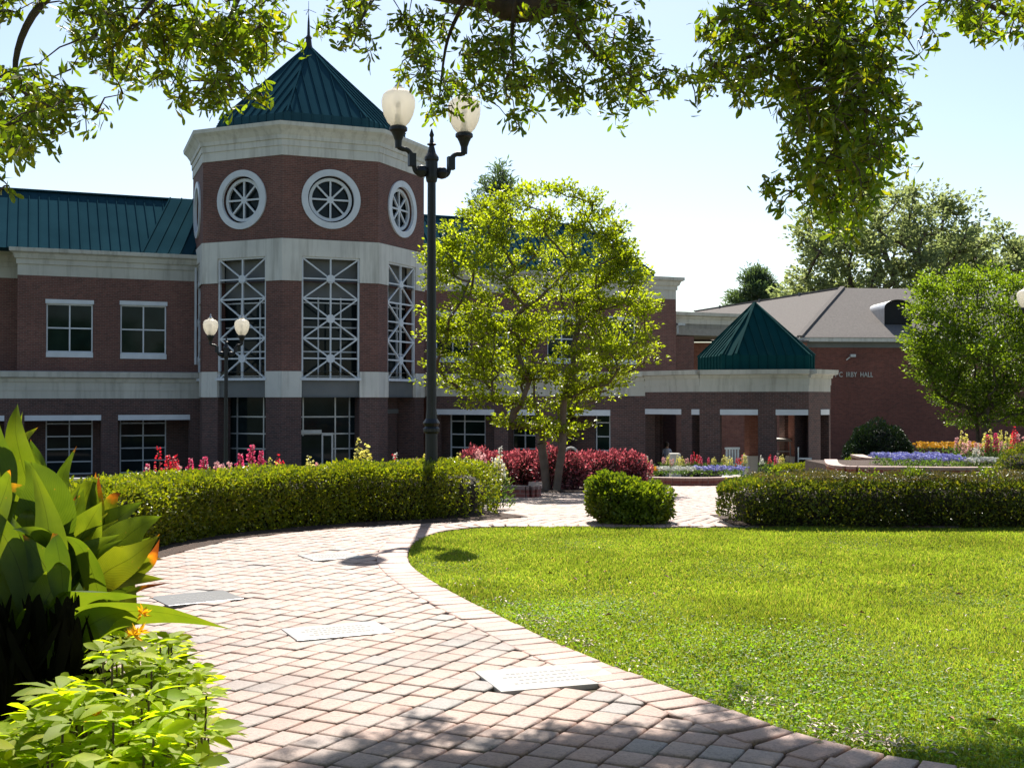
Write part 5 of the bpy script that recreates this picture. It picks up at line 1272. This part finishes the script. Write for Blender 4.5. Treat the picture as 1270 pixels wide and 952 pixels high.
m2_ = MB(); m2_.box(f_,-.52,.52,.25,.7,gz_+.72,gz_+.84); m2_.box(f_,-.52,.52,.7,.8,gz_+.84,gz_+1.25); obj('seat', m2_, M['concrete'], tn, bevel=.02)
m2_ = MB(); m2_.tube([f_.p(.25,-.5,gz_+.8), f_.p(.25,-.2,gz_+1.08)], .02, 6); m2_.ring(Fr(f_.p(.25,-.2,0).x, f_.p(.25,-.2,0).y, -6), 0, gz_+1.1, .15,.18, 0,.03, 20); obj('steering_wheel', m2_, M['iron'], tn)
for sx in (-.3,.3):
    m2_ = MB(); m2_.tube([f_.p(sx,-1.16,gz_+.55), f_.p(sx,-1.09,gz_+.55)], .07, 12); obj('headlight', m2_, M['stone'], tn)
# planter walls
for px0,px1,D_,h_,lb_ in ((795,803,44,.62,'small pale stone block at the left pavilion pier'),(831,843,44.2,.72,'low pale stone block right of the standing person in the pavilion opening')):
    a, b = P(px0,570,D_).x, P(px1,570,D_).x; s = MB(); z = tz(D_); s.box(Fr(0,0,0),a,b,D_-.3,D_+.3,z,z+.30+h_-.3+.2); tag(obj('stone_block', s, M['concrete'], bevel=.02), lb_, 'stone block')
# domed litter bin among the red shrubs
q = P(708,570,31); g = tz(31); tn = thing('litter_bin','dark litter bin with pale arched top rising behind the burgundy shrubs','litter bin',(q.x,31,g))
s = MB(); s.lathe((q.x,31,g),[(.24,0),(.26,.1),(.26,.75),(.22,.8)],16); obj('body', s, M['iron'], tn)
s = MB(); pts_ = [Vector((q.x+.2*math.cos(a),31,P(708,566,31).z+.24*math.sin(a))) for a in np.linspace(0,math.pi,9)]; s.tube(pts_, .035, 6); obj('arched_rim', s, M['stone'], tn)

# person standing beside the planter (skin-modifier body)
def person(loc, rz, label):
    tn = local(thing('person', label, 'person'))
    V = [(0,0,.92),(0,0,1.1),(0,-.01,1.3),(0,0,1.45),(0,0,1.54),(0,-.02,1.64),(0,-.01,1.74),  # 0-6
         (-.10,0,.86),(-.11,-.02,.48),(-.12,.02,.08),(-.12,-.12,.03), (.10,0,.86),(.13,-.05,.48),(.14,.0,.08),(.14,-.13,.03),
         (-.19,0,1.42),(-.24,.02,1.16),(-.18,-.16,1.0),(-.14,-.24,1.02), (.19,0,1.42),(.25,.0,1.16),(.20,-.18,1.06),(.14,-.26,1.1)]
    E = [(0,1),(1,2),(2,3),(3,4),(4,5),(5,6),(0,7),(7,8),(8,9),(9,10),(0,11),(11,12),(12,13),(13,14),(3,15),(15,16),(16,17),(17,18),(3,19),(19,20),(20,21),(21,22)]
    rad = [.14,.13,.15,.09,.05,.09,.075,.09,.06,.045,.035,.09,.06,.045,.035,.06,.045,.035,.03,.06,.045,.035,.03]
    me = bpy.data.meshes.new('body'); me.from_pydata(V, E, []); o = bpy.data.objects.new('body', me); COL.objects.link(o); o.parent = tn
    sk = o.modifiers.new('skin','SKIN'); 
    for i, r_ in enumerate(rad): me.skin_vertices[0].data[i].radius = (r_, r_*.85)
    me.skin_vertices[0].data[0].use_root = True; ss = o.modifiers.new('sub','SUBSURF'); ss.levels = 2; ss.render_levels = 2
    dg = bpy.context.evaluated_depsgraph_get(); full = bpy.data.meshes.new_from_object(o.evaluated_get(dg)); bpy.data.objects.remove(o)
    mats = [simple('skin',(.45,.27,.2)), simple('blue_shirt',(.50,.58,.75)), simple('navy_trousers',(.03,.05,.16)), simple('dark_shoes',(.02,.02,.02))]
    for m in mats: full.materials.append(m)
    for p in full.polygons:
        c = p.center; p.use_smooth = True
        p.material_index = 3 if c.z < .09 else 2 if c.z < .95 and abs(c.x) < .2 and c.y > -.15 else 0 if (c.z > 1.5 or (c.y < -.13)) else 1
    b = bpy.data.objects.new('body', full); COL.objects.link(b); b.parent = tn
    s = MB(); s.lathe((0,.01,1.60), [(.09,-.02),(.105,.06),(.1,.14),(.05,.19),(.01,.2)], 14); obj('hair', s, simple('brown_hair',(.06,.035,.02)), tn, smooth=True)
    tn.location = loc; tn.rotation_euler[2] = rz; return tn
q = P(827,560,52.6)
person((q.x, 52.6, -2.1), R(20), 'person in a light blue top and dark blue trousers standing in the left pavilion opening')

# ================================================================== FOREGROUND PLANTS
def canna_mat():
    m = bpy.data.materials.new('broad_leaf'); m.use_nodes = True; t = m.node_tree; t.nodes.clear(); out = t.nodes.new('ShaderNodeOutputMaterial')
    b = t.nodes.new('ShaderNodeBsdfPrincipled'); tr = t.nodes.new('ShaderNodeBsdfTranslucent'); mx = t.nodes.new('ShaderNodeMixShader'); mx.inputs[0].default_value = .45
    uv = t.nodes.new('ShaderNodeUVMap'); sx = t.nodes.new('ShaderNodeSeparateXYZ'); t.links.new(uv.outputs[0], sx.inputs[0])
    g = t.nodes.new('ShaderNodeNewGeometry')
    green = ramp(t, g.outputs['Random Per Island'], [(0,(.03,.065,.010)),(.5,(.055,.10,.012)),(1,(.09,.13,.014))])
    # feather veins: stripes that sweep from the midrib
    ma = t.nodes.new('ShaderNodeMath'); ma.operation = 'ABSOLUTE'; sb = t.nodes.new('ShaderNodeMath'); sb.operation = 'SUBTRACT'; sb.inputs[1].default_value = .5
    t.links.new(sx.outputs[0], sb.inputs[0]); t.links.new(sb.outputs[0], ma.inputs[0])
    mm = t.nodes.new('ShaderNodeMath'); mm.operation = 'MULTIPLY_ADD'; mm.inputs[1].default_value = -.7; t.links.new(ma.outputs[0], mm.inputs[0]); t.links.new(sx.outputs[1], mm.inputs[2])
    wv = t.nodes.new('ShaderNodeMath'); wv.operation = 'SINE'; sc = t.nodes.new('ShaderNodeMath'); sc.operation = 'MULTIPLY'; sc.inputs[1].default_value = 190; t.links.new(mm.outputs[0], sc.inputs[0]); t.links.new(sc.outputs[0], wv.inputs[0])
    vein = mixc(t, 1.0, green, ramp(t, wv.outputs[0], [(0,(.91,.93,.91)),(1,(1.04,1.03,1.02))]), 'MULTIPLY')
    vein = mixc(t, 1.0, vein, ramp(t, noise(t, 9, 5), [(.3,(.7,.78,.7)),(.55,(1,1,1)),(.75,(1.25,1.12,.95))]), 'MULTIPLY'); vein = mixc(t, ramp(t, noise(t, 55, 3), [(.70,(0,0,0)),(.76,(.6,.6,.6))]), vein, (.16,.10,.03))
    rib = ramp(t, ma.outputs[0], [(0,(.5,.5,.5)),(.02,(1,1,1))]); vein = mixc(t, 1.0, vein, rib, 'MULTIPLY')
    # scorched tips on some leaves
    nz = noise(t, 14, 3); ad = t.nodes.new('ShaderNodeMath'); ad.operation = 'MULTIPLY_ADD'; ad.inputs[1].default_value = .55; t.links.new(nz, ad.inputs[0]); t.links.new(sx.outputs[1], ad.inputs[2])
    at = t.nodes.new('ShaderNodeAttribute'); at.attribute_name = 'burn'; ad2 = t.nodes.new('ShaderNodeMath'); ad2.operation = 'ADD'; t.links.new(ad.outputs[0], ad2.inputs[0]); t.links.new(at.outputs['Fac'], ad2.inputs[1])
    bf = ramp(t, ad2.outputs[0], [(0,(0,0,0)),(.98,(0,0,0)),(1.0,(1,1,1))])
    r2 = t.nodes.new('ShaderNodeMapRange'); r2.inputs[1].default_value = 1.42; r2.inputs[2].default_value = 1.52; t.links.new(ad2.outputs[0], r2.inputs[0])
    r1 = t.nodes.new('ShaderNodeMapRange'); r1.inputs[1].default_value = 1.30; r1.inputs[2].default_value = 1.42; t.links.new(ad2.outputs[0], r1.inputs[0])
    c1 = mixc(t, r1.outputs[0], vein, (.34,.14,.02)); c2 = mixc(t, r2.outputs[0], c1, (.10,.03,.015))
    t.links.new(c2, b.inputs['Base Color']); b.inputs['Roughness'].default_value = .42; b.inputs['Specular IOR Level'].default_value = .35
    tcx = mixc(t, 1.0, c2, (3.8,2.9,.8), 'MULTIPLY'); t.links.new(tcx, tr.inputs[0])
    t.links.new(b.outputs[0], mx.inputs[1]); t.links.new(tr.outputs[0], mx.inputs[2]); t.links.new(mx.outputs[0], out.inputs[0])
    bp = t.nodes.new('ShaderNodeBump'); bp.inputs['Strength'].default_value = .12; bp.inputs['Distance'].default_value = .004; t.links.new(wv.outputs[0], bp.inputs['Height']); t.links.new(bp.outputs[0], b.inputs['Normal']); t.links.new(bp.outputs[0], tr.inputs['Normal'])
    return m
M['canna'] = canna_mat()
def blade_mesh(blades, parent, name):
    """blades: (points[3D], width, facing vector, burn, fold)"""
    V, Fc, UV, BN_ = [], [], [], []
    for pts, wd, face_, burn, fold in blades:
        wd *= .70
        c = catmull([Vector(p) for p in pts], 7); n = len(c); b0 = len(V); cols = (-1,-.5,0,.5,1); ph = random.uniform(0,6)
        for i, p in enumerate(c):
            t_ = i/(n-1); d = (c[min(i+1,n-1)]-c[max(i-1,0)]).normalized(); s = d.cross(Vector(face_)); s.normalize(); nn = s.cross(d)
            prof = .86*max(.012, math.sin(math.pi*(.04+.96*t_)**.78)**1.35)*(1.25 if t_ > .02 else .4)
            for cc in cols:
                hw_ = wd/2*prof; q = p + s*hw_*cc + nn*(abs(cc)**1.4*hw_*fold) + nn*(.02*wd*math.sin(t_*16+ph+cc*2))*abs(cc); V.append(tuple(q)); UV.append((.5+.5*cc, t_)); BN_.append(burn)
        for i in range(n-1):
            for k in range(4): a = b0+i*5+k; Fc.append([a,a+1,a+6,a+5])
    me = bpy.data.meshes.new(name); off = ROOT.get(parent.name, Vector()); me.from_pydata([(v[0]-off.x,v[1]-off.y,v[2]-off.z) for v in V], [], Fc)
    uvl = me.uv_layers.new(name='UVMap'); vi = np.empty(len(me.loops),'i'); me.loops.foreach_get('vertex_index', vi); uvl.data.foreach_set('uv', np.array(UV,'f')[vi].ravel())
    at = me.attributes.new('burn','FLOAT','POINT'); at.data.foreach_set('value', np.array(BN_,'f')); me.polygons.foreach_set('use_smooth', [True]*len(me.polygons)); me.materials.append(M['canna'])
    o = bpy.data.objects.new(name, me); COL.objects.link(o); o.parent = parent; return o
CA = thing('ginger_lily_clump', 'large clump of broad green leaves with scorched tips at the left edge', 'plant', (-1.6, 3.9, 0))
def bl(pp, wd, face_=(0,-1,.25), burn=0.0, fold=.25): return ([P(q[0],q[1],q[2]*1.2) for q in pp], wd*1.2, face_, burn, fold)
blades = [
 # (px,py,depth) base -> tip
 bl([(70,720,3.4),(40,620,3.35),(20,540,3.35),(48,580-10,3.3),(30,572,3.3)][:3]+[(22,500,3.4)], .12,(0,-1,.1),.0),
 bl([(50,700,3.2),(58,650,3.2),(52,600,3.2),(30,570,3.2)], .21,(.2,-1,.1),.0,.15),
 bl([(60,760,3.15),(62,700,3.1),(58,640,3.1),(38,572,3.1)], .12,(.5,-1,.1),0,.3),
 bl([(95,745,3.3),(80,690,3.3),(62,650,3.3),(50,575,3.35)], .14,(-.2,-1,.1),.0),
 bl([(60,735,3.0),(62,715,3.0),(48,690,3.0),(28,662,3.0)], .13,(.1,-1,.1),.12,.15),
 bl([(75,720,3.5),(90,660,3.5),(108,610,3.5),(120,598,3.5)], .14,(.2,-1,.2),.0),
 bl([(70,735,3.25),(88,690,3.25),(110,650,3.25),(126,622,3.25)], .17,(.3,-1,.1),.0,.15),
 bl([(72,735,3.35),(78,680,3.35),(92,640,3.35),(104,606,3.35)], .16,(.0,-1,.1),.0,.15),
 bl([(90,740,3.6),(120,670,3.6),(150,640,3.6),(178,622,3.6)], .14,(.2,-.7,.6),.02),
 bl([(80,745,3.3),(130,690,3.35),(170,655,3.4),(200,640,3.4)], .15,(.3,-.8,.5),.0,.2),
 bl([(85,750,3.2),(130,710,3.25),(165,690,3.25),(198,662,3.3)], .15,(.2,-1,.3),.10,.15),
 bl([(90,755,3.4),(140,720,3.4),(170,705,3.4),(197,690,3.4)], .13,(.3,-1,.3),.0),
 bl([(60,770,3.0),(95,735,2.95),(140,735,2.9),(190,740,2.9)], .13,(.1,-.5,-1),.03,.25),
 bl([(70,830,2.9),(110,770,2.85),(190,758,2.8),(296,782,2.75)], .155,(.0,-.75,-.75),.0,.12),
 bl([(55,880,2.8),(85,800,2.8),(130,765,2.8),(175,757,2.85)], .12,(-.5,-.8,-.3),.0,.2),
 bl([(110,880,2.7),(135,850,2.7),(190,825,2.7),(250,808,2.7)], .045,(.0,-.6,-.6),.0,.3),
 bl([(40,640,3.6),(40,600,3.6),(35,570,3.6),(28,530,3.6)], .13,(0,-1,0),.15),
 bl([(50,650,3.7),(48,600,3.7),(42,565,3.7),(38,545,3.7)], .11,(0,-1,0),.18),
 bl([(80,640,3.6),(76,610,3.6),(80,585,3.6),(95,553,3.6)], .07,(0,-1,0),.16),
 bl([(70,660,3.8),(62,640,3.8),(62,620,3.8),(68,590,3.8)], .12,(0,-1,0),.2),
 bl([(110,680,3.5),(118,650,3.5),(116,620,3.5),(119,585,3.5)], .07,(0,-1,0),.26),
 bl([(125,690,3.6),(122,650,3.6),(123,620,3.6),(122,588,3.6)], .06,(0,-1,0),.42),
 bl([(15,620,3.5),(12,580,3.5),(20,550,3.5),(28,510,3.5)], .06,(0,-1,0),.0),
 bl([(5,640,3.3),(2,590,3.3),(-5,550,3.3),(-8,505,3.3)], .14,(0,-1,0),.0),
 bl([(0,620,3.6),(10,580,3.6),(30,545,3.6),(47,530,3.6)], .06,(0,-1,.2),.14),
 bl([(20,780,2.9),(35,760,2.9),(55,752,2.9),(72,756,2.9)], .06,(0,.2,1),.0),
 bl([(160,720,3.3),(180,700,3.3),(190,690,3.3),(198,668,3.3)], .06,(0,-1,.2),.5),
 bl([(130,740,3.4),(160,735,3.4),(180,728,3.4),(213,722,3.4)], .03,(0,-.6,.6),.5),
 bl([(110,700,3.7),(125,660,3.7),(140,620,3.7),(150,612,3.7)], .08,(0,-1,.2),.35),
]
for k in range(34):
    f = random.random(); tx = 70+f*135; ty = 575+f*105+random.uniform(0,40); bx0 = 55+f*40; by0 = 735+random.uniform(-20,30); D_ = random.uniform(3.8,4.5)
    bd = [P(bx0,by0,D_), P(bx0*.75+tx*.25, by0*.6+ty*.4-8, D_), P(bx0*.4+tx*.6, by0*.28+ty*.72-6, D_+.02), P(tx,ty,D_+.04)]
    blades.append((bd, random.uniform(.06,.12), (random.uniform(-.7,.7),-1,random.uniform(-.1,.6)), random.choice([0,0,0,.1,.16,.3]), .22))
for k in range(300):
    bx_, by_ = rng.uniform(-2.2,-1.3), rng.uniform(3.5,4.8)
    pxb = 635+bx_/by_*F
    a = rng.uniform(-1.2,1.0); L_ = rng.uniform(.35,.75); z0_ = rng.uniform(.2,1.0); dx = math.sin(a)*L_*.45; ex = bx_+dx
    tp = Vector((ex, by_+rng.uniform(-.2,.2), z0_+L_*.6)); 
    lim = 635+tp.x/tp.y*F; 
    if lim > 105 or 495-(tp.z-1.6)/tp.y*F < 545+max(0,lim-20)*1.0: continue
    blades.append(([Vector((bx_,by_,z0_)),Vector((bx_+dx*.2,by_,z0_+L_*.3)),Vector((bx_+dx*.6,by_,z0_+L_*.52)),tp], rng.uniform(.09,.15), (rng.uniform(-.6,.6),-1,rng.uniform(-.2,.5)), random.choice([0,0,.1,.2]), .2))
lv = blade_mesh(blades, CA, 'leaves')
shade_blades = []  # near-black blades added to paint the deep shade inside the clump
for k in range(650):
    px_ = random.uniform(-60,112); py_ = random.uniform(735,880)+max(0,40-abs(px_-60))*.0; D_ = random.uniform(3.3,4.1); L_ = random.uniform(60,150)
    if py_+L_*.8 > 985-px_*.9: L_ *= .6
    dx = random.uniform(-50,55); shade_blades.append(([P(px_,py_,D_),P(px_+dx*.3,py_+L_*.35,D_-.02),P(px_+dx*.7,py_+L_*.7,D_),P(px_+dx,py_+L_,D_+.03)], random.uniform(.02,.05), (random.uniform(-1.5,1.5),-1,random.uniform(-.4,.3)), 0, .3))
dl = blade_mesh(shade_blades, CA, 'shade_leaves'); dl.data.materials[0] = simple('shade_dark_leaf',(.018,.015,.008),(.006,.007,.004),.95,5,spec=0)
m_ = MB()
for k in range(110):
    x, y = rng.uniform(-2.2,-1.25), rng.uniform(3.4,4.6); h_ = rng.uniform(.4,.75)
    if 635+x/y*F > 130: continue
    m_.tube([(x,y,0),(x+rng.uniform(-.05,.05),y,h_*.5),(x+rng.uniform(-.1,.14),y,h_)], [.016,.013,.008], 6)
obj('stem', m_, simple('green_stem',(.05,.07,.02),(.03,.035,.012),.6), CA)
# lime shrub at the bottom left: broad leaves in whorls
LI = thing('lime_shrub', 'bushy plant with lime green leaves at the bottom left corner', 'plant', (-1.1, 2.8, 0))
n = 1500; cen = []
while len(cen) < n:
    x = rng.uniform(-1.5,-.62); y = rng.uniform(2.5,3.75); px_ = 635+x/y*F
    top = .98-.5*abs(x+1.05)**1.3-.10*abs(y-3)
    z = rng.uniform(.12, top)
    if px_ > 262 or px_ < -80: continue
    py = 495-(z-1.6)/y*F
    if py < 786 + max(0,(150-px_))*.85 + max(0, px_-215)*1.3: continue
    cen.append((x,y,z))
cen = np.array(cen); k = 9; pos = np.repeat(cen,k,0); n = len(pos); a = rng.uniform(0,6.28,n)
ax = norm(np.stack([np.cos(a),np.sin(a),rng.uniform(-.15,.5,n)],1)); nn = norm(np.array([0,0,1.])+rng.normal(size=(n,3))*.35)
Lf = rng.uniform(.035,.085,n)*np.where(pos[:,1] < 2.9, 1.15, .8); v, fc = leaf_arrays(pos+ax*.012, ax, nn, Lf, Lf*.42, 'leaf', .18, .22); numpy_mesh('leaves', v, fc, M['f_lime'], LI)
m_ = MB()
for c_ in cen[::2]: m_.tube([(c_[0]*.9-.1,c_[1],0),(c_[0],c_[1],c_[2])], [.005,.003], 4, cap=False)
obj('stem', m_, M['bark'], LI)
fl = []
for px_, py, D_ in ((165,787,3.1),(172,783,3.15),(120,890,2.7),(176,760,3.3)):
    q = P(px_,py,D_); fl += [tuple(q)]*14
fl = np.array(fl); n = len(fl); v, fc = leaf_arrays(fl, norm(rdir(n)+np.array([0,0,.6])), rdir(n), .03, .008); numpy_mesh('flower', v, fc, M['p_orange'], LI)
# soil bed under foreground plants
m_ = MB(); m_.poly([(-9,-3,.012),(-.95,-3,.012),(-1.0,2.2,.012),(-1.35,3.2,.012),(-2.3,4.1,.012),(-3.7,5.3,.012),(-9,7,.012)]); tag(obj('soil', m_, M['mulch']), None, kind='structure')

# ================================================================== GRASS
def scatter(n, y0, y1):
    y = rng.uniform(y0,y1,n); x = rng.uniform(-1.9,8.2,n); ok = inpoly(lawnP,x,y) & (np.abs(x) < .46*y+.5); return x[ok], y[ok]
Vs, Fs, o_ = [], [], 0
for n, y0, y1, L_, W_ in ((210000,4.0,6.6,.040,.0040),(200000,6.6,9.5,.040,.0055),(220000,9.5,14.5,.040,.0085)):
    x, y = scatter(n,y0,y1); k = len(x); ax = norm(np.stack([rng.normal(0,.55,k),rng.normal(0,.55,k),np.ones(k)],1)); L = L_*rng.uniform(.5,1.3,k)*(.8+.35*np.sin(x*2.1)*np.cos(y*1.7))
    side = norm(np.cross(ax, norm(rdir(k)+1e-3))); p = np.stack([x,y,np.full(k,.003)],1)
    v = np.stack([p-side*W_, p+side*W_, p+ax*L[:,None]+side*W_*.1*rng.normal(size=(k,1))],1).reshape(-1,3); f = np.arange(len(v)).reshape(-1,3)
    Vs.append(v); Fs.append(f+o_); o_ += len(v)
tag(numpy_mesh('grass', np.concatenate(Vs), np.concatenate(Fs), M['f_grass']), 'short sunlit lawn grass', 'grass', kind='stuff')
Vs, Fs, o_ = [], [], 0
for n, y0, y1 in ((60000,4.2,6.6),(42000,6.6,9.2)):
    x, y = scatter(n,y0,y1); dens = np.sin(x*1.3+y*.9)+np.sin(x*2.9-y*2.1)*.5+(8.2-y)*.35; ok = dens > rng.uniform(-.6,1.2,len(x)); x, y = x[ok], y[ok]
    k = len(x); p = np.stack([x,y,rng.uniform(.012,.045,k)],1); ax = norm(np.stack([rng.normal(size=k),rng.normal(size=k),rng.uniform(-.1,.5,k)],1)); nn = norm(np.array([0,0,1.])+rng.normal(size=(k,3))*.45)
    v, f = leaf_arrays(p, ax, nn, rng.uniform(.012,.028,k), .016, fold=.1); Vs.append(v); Fs.append(f+o_); o_ += len(v)
tag(numpy_mesh('clover', np.concatenate(Vs), np.concatenate(Fs), M['f_clover']), 'clover and weeds growing through the near lawn', 'ground cover', kind='stuff')
# litter along the edge and on the lawn
k = 1500; idx = rng.integers(60, len(edge_s)-20, k); e_ = np.array([(edge_s[i].x, edge_s[i].y) for i in idx]); x = e_[:,0]+rng.normal(.10,.07,k)+np.abs(rng.normal(0,.05,k)); y = e_[:,1]+rng.normal(.05,.07,k); cl_ = np.sin(x*5.1)+np.sin(y*8.3+1)+rng.normal(0,.5,k) > .5; x = x[cl_]; y = y[cl_]
x2, y2 = scatter(1100,4.4,8.5); x3, y3 = scatter(60,9.5,14); x = np.concatenate([x,x2,x3]); y = np.concatenate([y,y2,y3]); ok = (y > 4.3); x, y = x[ok], y[ok]; k = len(x)
z = np.where(inpoly(lawnP,x,y), rng.uniform(.032,.05,k), .036+0*x)
v, f = leaf_arrays(np.stack([x,y,z],1), norm(np.stack([rng.normal(size=k),rng.normal(size=k),rng.uniform(-.1,.2,k)],1)), norm(np.array([0,0,1.])+rng.normal(size=(k,3))*.3), rng.uniform(.015,.055,k), rng.uniform(.008,.018,k), fold=.3)
tag(numpy_mesh('fallen_leaves', v, f, M['petal_litter']), 'pale dry leaves scattered on the lawn and along the brick edge', 'leaf litter', kind='stuff')
x, y = scatter(75,4.6,12); k = len(x); v, f = leaf_arrays(np.stack([x,y,np.full(k,.045)],1), norm(np.stack([rng.normal(size=k),rng.normal(size=k),rng.uniform(-.1,.3,k)],1)), norm(np.array([0,0,1.])+rng.normal(size=(k,3))*.4), rng.uniform(.04,.08,k), .02, fold=.4)
tag(numpy_mesh('fallen_leaves', v, f, M['brown_leaf']), 'a few russet fallen leaves dotted over the lawn', 'leaf litter', kind='stuff')
